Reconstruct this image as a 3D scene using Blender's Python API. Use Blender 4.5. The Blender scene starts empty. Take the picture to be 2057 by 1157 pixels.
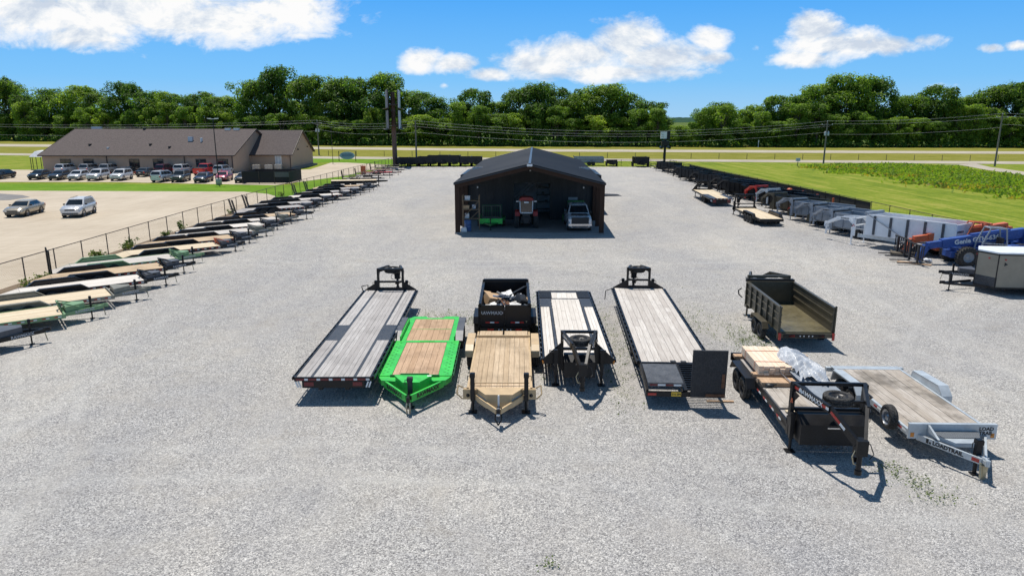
import bpy, math, random
from mathutils import Vector, Matrix
RND = random.Random(11)
rad = math.radians
S = bpy.context.scene
COL = S.collection

# ------------------------------------------------------------------ view geometry
FOC, CAM_H, HORIZON = 1420.0, 9.3, 240.0
PITCH = math.atan((578.5 - HORIZON) / FOC)
def at(px, py, z=0.0):
    """ground point (at height z) seen at a photo pixel; used to survey the place"""
    u = (px - 1028.5) / FOC; v = (py - 578.5) / FOC
    c, s = math.cos(PITCH), math.sin(PITCH)
    t = (z - CAM_H) / (-s - v * c)
    return (u * t, (c - v * s) * t)
def zat(py, d):
    return CAM_H - d * math.tan(math.atan((py - 578.5) / FOC) + PITCH)

# ------------------------------------------------------------------ mesh builder
class MB:
    def __init__(s): s.v = []; s.f = []; s.m = []; s.sm = []
    def add(s, vs, fs, mi=0, smooth=False):
        o = len(s.v); s.v += [tuple(p) for p in vs]
        s.f += [tuple(i + o for i in f) for f in fs]
        s.m += [mi] * len(fs); s.sm += [smooth] * len(fs); return s
    def box(s, x0, x1, y0, y1, z0, z1, mi=0):
        return s.add([(x0,y0,z0),(x1,y0,z0),(x1,y1,z0),(x0,y1,z0),(x0,y0,z1),(x1,y0,z1),(x1,y1,z1),(x0,y1,z1)],
            [(0,3,2,1),(4,5,6,7),(0,1,5,4),(1,2,6,5),(2,3,7,6),(3,0,4,7)], mi)
    def rbox(s, c, size, rot=(0,0,0), mi=0):
        from mathutils import Euler
        m = Euler(rot).to_matrix(); a, b, d = [q / 2 for q in size]
        vs = [m @ Vector(p) + Vector(c) for p in [(-a,-b,-d),(a,-b,-d),(a,b,-d),(-a,b,-d),(-a,-b,d),(a,-b,d),(a,b,d),(-a,b,d)]]
        return s.add(vs, [(0,3,2,1),(4,5,6,7),(0,1,5,4),(1,2,6,5),(2,3,7,6),(3,0,4,7)], mi)
    def bar(s, p, q, w, h, mi=0, up=(0,0,1)):
        p, q = Vector(p), Vector(q); d = (q - p).normalized(); u = Vector(up)
        if abs(d.dot(u)) > .98: u = Vector((0,1,0))
        x = d.cross(u).normalized(); z = x.cross(d).normalized()
        vs = []
        for c in (p, q):
            for a, b in ((-1,-1),(1,-1),(1,1),(-1,1)): vs.append(c + x*a*w/2 + z*b*h/2)
        return s.add(vs, [(0,1,2,3),(7,6,5,4),(0,4,5,1),(1,5,6,2),(2,6,7,3),(3,7,4,0)], mi)
    def tube(s, p, q, r, r2=None, n=8, mi=0):
        p, q = Vector(p), Vector(q); d = (q - p).normalized(); r2 = r if r2 is None else r2
        u = Vector((0,0,1)) if abs(d.z) < .95 else Vector((0,1,0))
        x = d.cross(u).normalized(); z = x.cross(d); vs = []
        for c, rr in ((p, r), (q, r2)):
            for i in range(n):
                a = 2*math.pi*i/n; vs.append(c + x*math.cos(a)*rr + z*math.sin(a)*rr)
        s.add(vs, [(i,(i+1)%n,n+(i+1)%n,n+i) for i in range(n)], mi, True)
        return s.add([vs[i] for i in range(2*n)], [tuple(range(n-1,-1,-1)), tuple(range(n,2*n))], mi)
    def path(s, pts, r, n=6, mi=0):
        for a, b in zip(pts, pts[1:]): s.tube(a, b, r, n=n, mi=mi)
        return s
    def prism(s, poly, axis, a, b, mi=0):
        n = len(poly)
        f = {'x': lambda p, t: (t, p[0], p[1]), 'y': lambda p, t: (p[0], t, p[1]), 'z': lambda p, t: (p[0], p[1], t)}[axis]
        vs = [f(p, a) for p in poly] + [f(p, b) for p in poly]
        return s.add(vs, [tuple(range(n-1,-1,-1)), tuple(range(n,2*n))] + [(i,(i+1)%n,n+(i+1)%n,n+i) for i in range(n)], mi)
    def lathe(s, prof, axis='z', c=(0,0,0), n=24, mi=0, smooth=True):
        vs = []
        for r, t in prof:
            for i in range(n):
                a = 2*math.pi*i/n; x, y = r*math.cos(a), r*math.sin(a)
                p = {'z': (x,y,t), 'x': (t,x,y), 'y': (x,t,y)}[axis]
                vs.append((p[0]+c[0], p[1]+c[1], p[2]+c[2]))
        k = len(prof)
        return s.add(vs, [(j*n+i, j*n+(i+1)%n, (j+1)*n+(i+1)%n, (j+1)*n+i) for j in range(k-1) for i in range(n)], mi, smooth)
    def quad(s, a, b, c, d, mi=0): return s.add([a,b,c,d], [(0,1,2,3)], mi)
    def mesh(s, name, mats):
        me = bpy.data.meshes.new(name); me.from_pydata(s.v, [], s.f)
        for m in (mats if isinstance(mats, (list, tuple)) else [mats]): me.materials.append(m)
        me.polygons.foreach_set('material_index', s.m); me.polygons.foreach_set('use_smooth', s.sm); me.update(); return me
    def build(s, name, mats, parent=None, loc=None):
        return link(name, s.mesh(name, mats), parent, loc)

def link(name, me, parent=None, loc=None, rot=None):
    o = bpy.data.objects.new(name, me); COL.objects.link(o)
    if parent: o.parent = parent
    if loc: o.location = loc
    if rot: o.rotation_euler = rot
    return o
def tag(o, label=None, cat=None, group=None, kind=None):
    if label: o['label'] = label
    if cat: o['category'] = cat
    if group: o['group'] = group
    if kind: o['kind'] = kind
    return o
def thing(name, label, cat, x=0, y=0, hd=90, group=None, z=0):
    o = bpy.data.objects.new(name, None); COL.objects.link(o); o.empty_display_size = .2
    o.location = (x, y, z); o.rotation_euler = (0, 0, rad(hd - 90))
    return tag(o, label, cat, group)
KIDS = {}
def dup(o, x=None, y=None, hd=None, label=None, group=None, parent=None, scale=None):
    kids = {}
    for q in bpy.data.objects: kids.setdefault(q.parent, []).append(q)
    def rec(a, par):
        c = a.copy(); COL.objects.link(c); c.parent = par
        for k in kids.get(a, []): rec(k, c)
        return c
    r = rec(o, parent)
    if x is not None: r.location = (x, y, 0)
    if hd is not None: r.rotation_euler = (0, 0, rad(hd - 90))
    if scale: r.scale = scale
    return tag(r, label, None, group)

# ------------------------------------------------------------------ materials
def nt(name):
    m = bpy.data.materials.new(name); m.use_nodes = True
    t = m.node_tree; b = t.nodes['Principled BSDF']; return m, t, b
def N(t, typ, **kw):
    n = t.nodes.new(typ)
    for k, v in kw.items():
        if k in n.inputs: n.inputs[k].default_value = v
        else: setattr(n, k, v)
    return n
def mixc(t, fac, a, b, blend='MIX'):
    n = t.nodes.new('ShaderNodeMix'); n.data_type = 'RGBA'; n.blend_type = blend
    for sock, v in ((n.inputs[0], fac), (n.inputs[6], a), (n.inputs[7], b)):
        if isinstance(v, (int, float)): sock.default_value = v
        elif isinstance(v, (tuple, list)): sock.default_value = (*v[:3], 1)
        else: t.links.new(v, sock)
    return n.outputs[2]
def mth(t, op, a, b=None, c=None, clamp=False):
    n = t.nodes.new('ShaderNodeMath'); n.operation = op; n.use_clamp = clamp
    for i, v in enumerate((a, b, c)):
        if v is None: continue
        if isinstance(v, (int, float)): n.inputs[i].default_value = v
        else: t.links.new(v, n.inputs[i])
    return n.outputs[0]
def ramp(t, v, stops):
    n = t.nodes.new('ShaderNodeValToRGB'); e = n.color_ramp.elements
    while len(e) < len(stops): e.new(.5)
    for k, (p, c) in zip(e, stops):
        k.position = p; k.color = (*c[:3], 1) if isinstance(c, (tuple, list)) else (c, c, c, 1)
    t.links.new(v, n.inputs[0]); return n.outputs[0]
def coords(t, scale=(1,1,1), rot=(0,0,0), loc=(0,0,0), kind='Object'):
    tc = t.nodes.new('ShaderNodeTexCoord'); mp = t.nodes.new('ShaderNodeMapping')
    mp.inputs['Scale'].default_value = scale; mp.inputs['Rotation'].default_value = rot; mp.inputs['Location'].default_value = loc
    t.links.new(tc.outputs[kind], mp.inputs[0]); return mp.outputs[0]
def noise(t, vec, scale, detail=4, rough=.55, dist=0):
    n = N(t, 'ShaderNodeTexNoise', Scale=scale, Detail=detail, Roughness=rough, Distortion=dist)
    if vec is not None: t.links.new(vec, n.inputs['Vector'])
    return n.outputs['Fac']
def island(t):
    return t.nodes.new('ShaderNodeNewGeometry').outputs['Random Per Island']
def bump(t, b, h, strength=.3, dist=.02):
    n = N(t, 'ShaderNodeBump', Strength=strength, Distance=dist); t.links.new(h, n.inputs['Height']); t.links.new(n.outputs[0], b.inputs['Normal'])
def paint(name, col, rough=.4, metal=0, dirt=.25, spec=.5, dust=(.30,.28,.25), dustamt=.06, scale=2.5, coat=0):
    """paint or steel with uneven dirt and a thin film of road dust"""
    m, t, b = nt(name)
    v = coords(t)
    n1 = noise(t, v, scale, 5, .65); n2 = noise(t, v, scale*9, 3, .6)
    dark = tuple(c*(1-dirt) for c in col); lite = tuple(min(1, c*(1+dirt)) for c in col)
    c = ramp(t, n1, [(.32, dark), (.68, lite)])
    f = mth(t, 'MULTIPLY', ramp(t, n2, [(.42, 0.0), (.75, 1.0)]), dustamt*2)
    c = mixc(t, f, c, dust); t.links.new(c, b.inputs['Base Color'])
    r = mth(t, 'MULTIPLY_ADD', n1, .25, rough-.1); t.links.new(r, b.inputs['Roughness'])
    b.inputs['Metallic'].default_value = metal; b.inputs['Specular IOR Level'].default_value = spec
    b.inputs['Coat Weight'].default_value = coat; b.inputs['Coat Roughness'].default_value = .08
    return m
def wood(name, c1, c2, c3=None, stain=.3, rough=.8, along='y', seam=None):
    """boards: tone per board, grain along the board, weather stains"""
    m, t, b = nt(name)
    sc = {'y': (9, .5, 9), 'x': (.5, 9, 9), 'z': (9, 9, .5)}[along]
    g = noise(t, coords(t, sc), 3.0, 5, .65, .4)
    big = noise(t, coords(t), .9, 4, .6); fine = noise(t, coords(t), 7, 4, .6)
    c = mixc(t, island(t), c1, c2)
    c = mixc(t, ramp(t, g, [(.35, 0.0), (.7, .75)]), c, c3 or tuple(x*.55 for x in c1))
    st = mth(t, 'MULTIPLY', ramp(t, big, [(.48, 0.0), (.66, 1.0)]), stain)
    c = mixc(t, st, c, tuple(x*.38 for x in c1))
    kn = mth(t, 'MULTIPLY', ramp(t, fine, [(.66, 0.0), (.74, 1.0)]), .5)
    c = mixc(t, kn, c, tuple(x*.35 for x in c1))
    t.links.new(c, b.inputs['Base Color']); b.inputs['Roughness'].default_value = rough; b.inputs['Specular IOR Level'].default_value = .25
    bump(t, b, g, .25, .01); return m
def plain(name, col, rough=.6, metal=0, spec=.5, emit=None):
    return paint(name, col, rough, metal, .12, spec, dustamt=.02)
def glassy(name, col=(.012,.016,.02), rough=.06):
    m, t, b = nt(name); n = noise(t, coords(t), 1.3, 3)
    t.links.new(ramp(t, n, [(.3, tuple(c*.7 for c in col)), (.7, tuple(c*1.5 for c in col))]), b.inputs['Base Color'])
    b.inputs['Roughness'].default_value = rough; b.inputs['Specular IOR Level'].default_value = .8; return m

BLACK = paint('black_paint', (.008,.008,.0095), .36, 0, .3, .34, dustamt=.012)
DULLBLACK = paint('dull_black_steel', (.02,.021,.025), .55, 0, .3, .4, dustamt=.06)
STEEL = paint('worn_grey_steel_plate', (.06,.066,.078), .5, .2, .35, .5, dustamt=.12)
PLATEBLK = paint('chequer_plate_black', (.03,.035,.045), .42, .2, .3, .5, dustamt=.14)
RUST = paint('rusty_steel', (.16,.07,.035), .8, 0, .5, .3, dustamt=.1)
RUBBER = paint('tyre_rubber', (.018,.018,.019), .8, 0, .3, .3, dustamt=.16)
RIMBLK = paint('black_rim', (.02,.02,.022), .35, .3, .2, .5)
RIMSIL = paint('silver_rim', (.45,.46,.48), .35, .8, .15, .5)
GREEN = paint('bright_green_paint', (.018,.52,.05), .42, 0, .2, .5, dustamt=.13)
GREENDK = paint('tractor_green', (.012,.14,.025), .4, 0, .2, .5)
TAN = paint('tan_paint', (.56,.40,.22), .45, 0, .12, .5, dustamt=.06)
OLIVE = paint('olive_bronze_paint', (.078,.067,.044), .36, .15, .22, .5, dustamt=.05)
OLIVEFLOOR = paint('olive_floor_scuffed', (.16,.135,.07), .34, .3, .3, .5, dustamt=.15, scale=1.2)
SILVER = paint('galvanised_silver', (.51,.555,.585), .42, .35, .15, .5, dustamt=.08)
GREY = paint('machine_grey_paint', (.27,.30,.34), .4, .1, .15, .5, dustamt=.05)
GREYDK = paint('dark_grey_fender', (.075,.078,.09), .45, .1, .2, .5, dustamt=.1)
WHITE = paint('white_paint', (.78,.79,.80), .35, 0, .06, .5, dustamt=.03)
SAGE = paint('sage_green_paint', (.17,.30,.14), .42, 0, .15, .5, dustamt=.06)
ARMY = paint('army_green_paint', (.075,.10,.045), .42, 0, .2, .5, dustamt=.06)
KHAKI = paint('khaki_grey_paint', (.20,.19,.15), .45, 0, .2, .5, dustamt=.06)
RED = paint('red_paint', (.55,.03,.02), .35, 0, .15, .5, dustamt=.04)
DKRED = paint('dark_red_paint', (.16,.012,.016), .35, 0, .15, .5)
ORANGE = paint('orange_paint', (.60,.13,.045), .45, 0, .2, .5, dustamt=.10)
BLUE = paint('blue_paint', (.018,.075,.31), .45, 0, .25, .4, dustamt=.10)
YELLOW = paint('yellow_plate', (.75,.48,.04), .5, 0, .1)
LAMP = paint('red_lens', (.45,.02,.015), .25, 0, .1, .6)
AMBER = paint('amber_lens', (.65,.22,.02), .25, 0, .1, .6)
CLEAR = paint('clear_lens', (.65,.67,.68), .15, .1, .1, .7)
TAPE = paint('reflective_white', (.75,.75,.74), .4, 0, .06)
INK = plain('black_ink', (.012,.012,.013), .5)
GREYINK = plain('grey_ink', (.42,.43,.45), .5)
CHAIN = paint('zinc_chain', (.42,.37,.25), .45, .6, .3)
CHROME = paint('chrome_trim', (.6,.6,.62), .2, .9, .1)
GLASS = glassy('dark_glass')
WOODGREY = wood('weathered_grey_boards', (.40,.375,.36), (.54,.515,.495), (.27,.25,.24), .25)
WOODPALE = wood('sunbleached_boards', (.52,.48,.44), (.70,.66,.61), (.36,.31,.27), .15)
WOODBROWN = wood('brown_treated_boards', (.50,.33,.205), (.62,.43,.285), (.33,.205,.12), .4)
WOODTAN = wood('tan_treated_boards', (.54,.40,.255), (.67,.52,.36), (.36,.25,.15), .4)
WOODNEW = wood('fresh_yellow_boards', (.66,.54,.38), (.78,.67,.50), (.50,.39,.25), .08)
WOODWHITE = wood('bleached_pale_deck', (.66,.61,.55), (.80,.75,.69), (.50,.45,.40), .08)
WOODROT = wood('stained_old_boards', (.41,.36,.305), (.53,.485,.435), (.25,.20,.155), .85)
WOODPINK = wood('fresh_pine_lumber', (.78,.62,.46), (.86,.74,.60), (.66,.46,.32), .05)
WOODEND = wood('lumber_ends', (.42,.18,.08), (.6,.32,.17), (.25,.1,.05), .2)
# ------------------------------------------------------------------ ground and setting
def sheet(name, poly, z, m, kind='structure', sub=0):
    b = MB(); b.add([(x, y, z) for x, y in poly], [tuple(range(len(poly)))]); o = b.build(name, m); o['kind'] = kind; return o

def gravel_mat():
    m, t, b = nt('crushed_limestone_gravel')
    v = coords(t)
    vo = N(t, 'ShaderNodeTexVoronoi', Scale=29.0); t.links.new(v, vo.inputs['Vector'])
    vo2 = N(t, 'ShaderNodeTexVoronoi', Scale=62.0); t.links.new(v, vo2.inputs['Vector'])
    sep = t.nodes.new('ShaderNodeSeparateColor'); t.links.new(vo.outputs['Color'], sep.inputs[0])
    sep2 = t.nodes.new('ShaderNodeSeparateColor'); t.links.new(vo2.outputs['Color'], sep2.inputs[0])
    val = mth(t, 'ADD', mth(t, 'MULTIPLY', sep.outputs[0], .55), mth(t, 'MULTIPLY', sep2.outputs[0], .45))
    stone = ramp(t, val, [(.10, (.13,.13,.135)), (.32, (.35,.345,.34)), (.58, (.52,.51,.495)), (.88, (.88,.865,.835))])
    patch = noise(t, coords(t, (1,1,1)), .13, 5, .62, .6)
    fines = noise(t, coords(t, (1,1,1), loc=(31,7,0)), .33, 6, .66, 1.2)
    track = noise(t, coords(t, (.9,.10,1), rot=(0,0,rad(14)), loc=(3,0,0)), .6, 4, .6, .5)
    c = mixc(t, ramp(t, fines, [(.47, 0.0), (.70, .5)]), stone, (.52,.49,.445))
    c = mixc(t, ramp(t, patch, [(.36, .42), (.56, 0.0)]), c, mixc(t, .5, stone, (.34,.35,.39)))
    c = mixc(t, ramp(t, track, [(.50, 0.0), (.68, .38)]), c, (.56,.545,.52))
    c = mixc(t, ramp(t, noise(t, coords(t, loc=(5,9,0)), .24, 6, .7, .5), [(.60, 0.0), (.74, .45)]), c, (.40,.355,.285))
    c = mixc(t, 1.0, c, (.88,.86,.835), 'MULTIPLY')
    # wheel tracks: packed arcs left by trucks turning through the yard
    sx = t.nodes.new('ShaderNodeSeparateXYZ'); t.links.new(v, sx.inputs[0]); tr = None
    wob = mth(t, 'MULTIPLY', noise(t, coords(t, loc=(4,4,0)), .12, 2), 1.6)
    for cx, cy, r in ((-42,8,30),(-42,8,31.8),(-60,20,44),(-60,20,45.8),(46,10,33.5),(46,10,35.3),(70,30,52),(70,30,53.8),(-8,-62,80),(-8,-62,81.8),(0,120,74),(0,120,75.8)):
        d = mth(t, 'SQRT', mth(t, 'ADD', mth(t, 'POWER', mth(t, 'SUBTRACT', sx.outputs[0], cx), 2.0), mth(t, 'POWER', mth(t, 'SUBTRACT', sx.outputs[1], cy), 2.0)))
        e = mth(t, 'SUBTRACT', 1.0, mth(t, 'MULTIPLY', mth(t, 'ABSOLUTE', mth(t, 'SUBTRACT', mth(t, 'ADD', d, wob), r)), 2.4), clamp=True)
        tr = e if tr is None else mth(t, 'MAXIMUM', tr, e)
    tr = mth(t, 'MULTIPLY', tr, ramp(t, noise(t, coords(t, loc=(1,6,0)), .3, 4, .6), [(.36, 0.0), (.60, .36)]))
    c = mixc(t, tr, c, (.56,.545,.515))
    for sc_, am in ((9.0, .10), (2.8, .07), (.9, .06)):
        c = mixc(t, 1.0, c, ramp(t, noise(t, coords(t, loc=(sc_,2,0)), sc_, 3, .7), [(.30, (1-am,1-am,1-am*.9)), (.70, (1+am,1+am,1+am*.9))]), 'MULTIPLY')
    broad = ramp(t, noise(t, coords(t, (1,.6,1), rot=(0,0,.3), loc=(8,1,0)), .09, 5, .62, .8), [(.34, (.86,.87,.90)), (.52, (.99,.985,.98)), (.66, (1.09,1.075,1.045))])
    c = mixc(t, 1.0, c, broad, 'MULTIPLY')
    t.links.new(c, b.inputs['Base Color']); b.inputs['Roughness'].default_value = .9; b.inputs['Specular IOR Level'].default_value = .2
    h = mth(t, 'ADD', mth(t, 'MULTIPLY', vo.outputs['Distance'], -1.0), mth(t, 'MULTIPLY', sep.outputs[1], .6))
    bump(t, b, h, .8, .028)
    return m
def grass_mat(name, cols, stripe=None, scale=1.0):
    m, t, b = nt(name)
    n1 = noise(t, coords(t), .16*scale, 5, .6, .5); n2 = noise(t, coords(t, loc=(9,4,0)), 2.2*scale, 4, .7)
    n3 = noise(t, coords(t, loc=(2,14,0)), .55*scale, 5, .65)
    f = mth(t, 'ADD', mth(t, 'MULTIPLY', n1, .36), mth(t, 'ADD', mth(t, 'MULTIPLY', n2, .36), mth(t, 'MULTIPLY', n3, .28)))
    if stripe is not None:
        st = noise(t, coords(t, (1, .035, 1), rot=(0,0,rad(stripe))), 1.0, 3, .6)
        f = mth(t, 'ADD', f, mth(t, 'MULTIPLY', mth(t, 'SUBTRACT', st, .5), .5))
    c = ramp(t, f, [(.36, cols[0]), (.5, cols[1]), (.64, cols[2])])
    t.links.new(c, b.inputs['Base Color']); b.inputs['Roughness'].default_value = .95; b.inputs['Specular IOR Level'].default_value = .1
    bump(t, b, n2, .6, .15); return m
def concrete_mat(name, c1, c2, crack=True):
    m, t, b = nt(name)
    n1 = noise(t, coords(t), .12, 5, .6, .4); n2 = noise(t, coords(t, (1,.35,1)), 1.1, 5, .7)
    f = mth(t, 'ADD', mth(t, 'MULTIPLY', n1, .65), mth(t, 'MULTIPLY', n2, .35))
    c = ramp(t, f, [(.34, c1), (.66, c2)])
    if crack:
        br = N(t, 'ShaderNodeTexBrick', Scale=.2); br.inputs['Mortar Size'].default_value = .008
        br.inputs['Color1'].default_value = (1,1,1,1); br.inputs['Color2'].default_value = (.975,.975,.97,1); br.inputs['Mortar'].default_value = (.80,.78,.75,1); br.offset = 0
        t.links.new(coords(t), br.inputs['Vector']); c = mixc(t, 1, c, br.outputs['Color'], 'MULTIPLY')
    t.links.new(c, b.inputs['Base Color']); b.inputs['Roughness'].default_value = .85; b.inputs['Specular IOR Level'].default_value = .25; return m

LAWN = grass_mat('mown_lawn', [(.10,.16,.012), (.185,.235,.022), (.30,.29,.06)], 35)
LAWNGRN = grass_mat('lush_green_strip', [(.085,.175,.010), (.125,.235,.015), (.19,.28,.03)])
VERGE = grass_mat('dry_verge_grass', [(.13,.145,.02), (.205,.20,.03), (.29,.26,.075)])
FIELD = grass_mat('far_field_grass', [(.06,.10,.02), (.09,.13,.025), (.13,.16,.04)])
CONC = concrete_mat('beige_concrete', (.44,.365,.275), (.56,.48,.375))
ROADM = concrete_mat('pale_road_concrete', (.34,.30,.235), (.47,.42,.34), False)
GRAVEL = gravel_mat()

BIG = 2600
sheet('ground', [(-BIG,-200), (BIG,-200), (BIG,BIG), (-BIG,BIG)], -.06, FIELD)
sheet('lawn', [(30,20),(330,20),(330,176),(-300,236),(-300,60),(-28,60)], -.045, LAWN)
def strip(name, pts, w0, m, z):
    L = [at(x, y) for x, y, _, _ in pts]; poly = [at(a, b) for a, b, _, _ in pts] + [at(a, d) for a, _, _, d in reversed(pts)]
    return sheet(name, poly, z, m)
E2 = [(-900,None)]
def band(name, lo, hi, z, m):
    """a strip of ground between two surveyed edge lines (near and far)"""
    lo = [at(*p) for p in lo]; hi = [at(*p) for p in hi]
    def ext(q):
        (x0,y0),(x1,y1) = q[0], q[1]; k = 500/math.dist(q[0], q[1]); a = (x0-(x1-x0)*k, y0-(y1-y0)*k)
        (x0,y0),(x1,y1) = q[-1], q[-2]; k = 500/math.dist(q[-1], q[-2]); c = (x0-(x1-x0)*k, y0-(y1-y0)*k)
        return [a] + q + [c]
    return sheet(name, ext(lo) + ext(hi)[::-1], z, m)
band('verge', [(0,310),(650,317),(1400,322),(2057,326)], [(0,276),(650,288),(1028,291),(2057,293)], -.035, VERGE)
band('frontage_road', [(0,312),(650,319),(1400,325),(2057,330)], [(0,308),(650,314.5),(1400,320.5),(2057,324.5)], -.015, ROADM)
band('highway', [(0,294.5),(650,300),(1028,304.5),(2057,309.5)], [(0,289.5),(650,295.5),(1028,299.5),(2057,304.5)], -.012, ROADM)
PAINTW = plain('road_paint_yellow_white', (.62,.55,.36), .7)
band('lane_marking', [(0,291.6),(650,297.6),(1028,301.6),(2057,306.6)], [(0,291.3),(650,297.35),(1028,301.35),(2057,306.35)], -.006, PAINTW)

# the gravel yard (a sheet wide enough to run behind the viewer)
sheet('gravel_yard', [(-28.3,-40),(60,-40),(60,30),(38,30),(36.6,49),(35,62),(34.4,85),(31.5,140),(28,143.5),(-23.5,145.5),(-25.2,143),(-26.6,110),(-27.4,70),(-28.3,40)], 0, GRAVEL)
# neighbour's concrete
sheet('parking_lot', [(-28.75,-20),(-28.75,86),(-29.6,88.6),(-31.5,91.3),(-35.5,94),(-68,95.4),(-160,98),(-160,-20)], -.02, CONC)
sheet('grass_strip', [(-28.2,60),(-27.5,104),(-26.2,146),(-29,150),(-40,128),(-31,103.5),(-160,111),(-160,97)], -.03, LAWNGRN)
sheet('car_park', [(-34.5,103.4),(-28.2,121),(-25.6,150.5),(-36.5,158.5),(-40,158.5),(-38.6,137),(-42,134.2),(-160,138),(-160,110.5),(-60,108.6)], -.018, CONC)
sheet('grass_verge_office', [(-40.2,159.2),(-25.6,151.4),(-24.8,176),(-60,183),(-60,156)], -.026, LAWNGRN)
sheet('dark_patch', [at(0,389),at(45,392),at(60,396),at(20,402),at(-60,404),at(-60,390)], -.008, concrete_mat('old_asphalt', (.16,.15,.15), (.25,.24,.23), False))
sheet('approach_drive', [at(1880,331),at(1925,331),at(1985,342),at(2057,352),at(2200,372),at(2200,360),at(2057,345),at(1990,336),at(1960,329)], -.01, ROADM)
DIRTM = concrete_mat('bare_soil', (.16,.11,.07), (.27,.20,.13), False)
sheet('soil_edge', [(-28.74,26),(-28.74,86),(-27.4,86),(-27.2,60),(-27.3,26)], .008, DIRTM)

# distant hills seen through the gap in the trees
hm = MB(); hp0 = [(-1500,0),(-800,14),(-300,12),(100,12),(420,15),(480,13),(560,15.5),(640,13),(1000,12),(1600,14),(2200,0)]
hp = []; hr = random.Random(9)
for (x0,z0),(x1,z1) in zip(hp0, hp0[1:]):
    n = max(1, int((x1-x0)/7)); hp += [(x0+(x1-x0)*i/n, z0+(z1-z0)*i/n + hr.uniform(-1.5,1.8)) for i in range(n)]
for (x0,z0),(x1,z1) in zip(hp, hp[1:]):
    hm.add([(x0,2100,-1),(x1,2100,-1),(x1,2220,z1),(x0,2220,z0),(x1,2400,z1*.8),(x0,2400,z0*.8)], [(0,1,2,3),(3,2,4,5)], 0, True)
o = hm.build('hills', grass_mat('wooded_hill', [(.018,.050,.030), (.026,.065,.038), (.036,.080,.045)], None, .2)); o['kind'] = 'structure'  # bluish distance haze is mixed into the hill's greens

# ------------------------------------------------------------------ trees
def leaf_mat(name, dark, mid, lite, trans=.55):
    m, t, b = nt(name)
    oi = t.nodes.new('ShaderNodeObjectInfo')
    n1 = noise(t, coords(t), .30, 3, .6)
    f = mth(t, 'ADD', mth(t, 'MULTIPLY', island(t), .5), mth(t, 'MULTIPLY', n1, .5))
    c = ramp(t, f, [(.22, dark), (.5, mid), (.8, lite)])
    hv = N(t, 'ShaderNodeHueSaturation', Saturation=.95); t.links.new(c, hv.inputs['Color']); t.links.new(mth(t, 'MULTIPLY_ADD', oi.outputs['Random'], .035, .478), hv.inputs['Hue']); t.links.new(mth(t, 'MULTIPLY_ADD', oi.outputs['Random'], -.5, 1.25), hv.inputs['Value']); c = hv.outputs[0]
    t.links.new(c, b.inputs['Base Color']); b.inputs['Roughness'].default_value = .55; b.inputs['Specular IOR Level'].default_value = .25
    tr = t.nodes.new('ShaderNodeBsdfTranslucent'); t.links.new(mixc(t, 1, c, (1.6,1.7,.7), 'MULTIPLY'), tr.inputs[0])
    mx = t.nodes.new('ShaderNodeMixShader'); mx.inputs[0].default_value = trans
    t.links.new(b.outputs[0], mx.inputs[1]); t.links.new(tr.outputs[0], mx.inputs[2])
    t.links.new(mx.outputs[0], t.nodes['Material Output'].inputs[0]); return m
LEAF = [leaf_mat('dark_oak_leaves', (.042,.095,.014), (.085,.17,.024), (.155,.255,.044)),
        leaf_mat('mid_green_leaves', (.060,.135,.014), (.125,.225,.025), (.21,.32,.050)),
        leaf_mat('bright_green_leaves', (.095,.18,.015), (.175,.285,.028), (.26,.37,.058)),
        leaf_mat('weed_leaves', (.06,.10,.02), (.12,.17,.035), (.20,.25,.07), .3),
        leaf_mat('meadow_blades', (.11,.20,.016), (.15,.245,.022), (.20,.285,.036), .5),
        leaf_mat('meadow_orange_stems', (.16,.17,.02), (.24,.20,.03), (.34,.24,.04), .5)]
BARK = wood('grey_bark', (.12,.095,.07), (.17,.14,.11), (.06,.05,.04), .3, .9, 'z')

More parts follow.
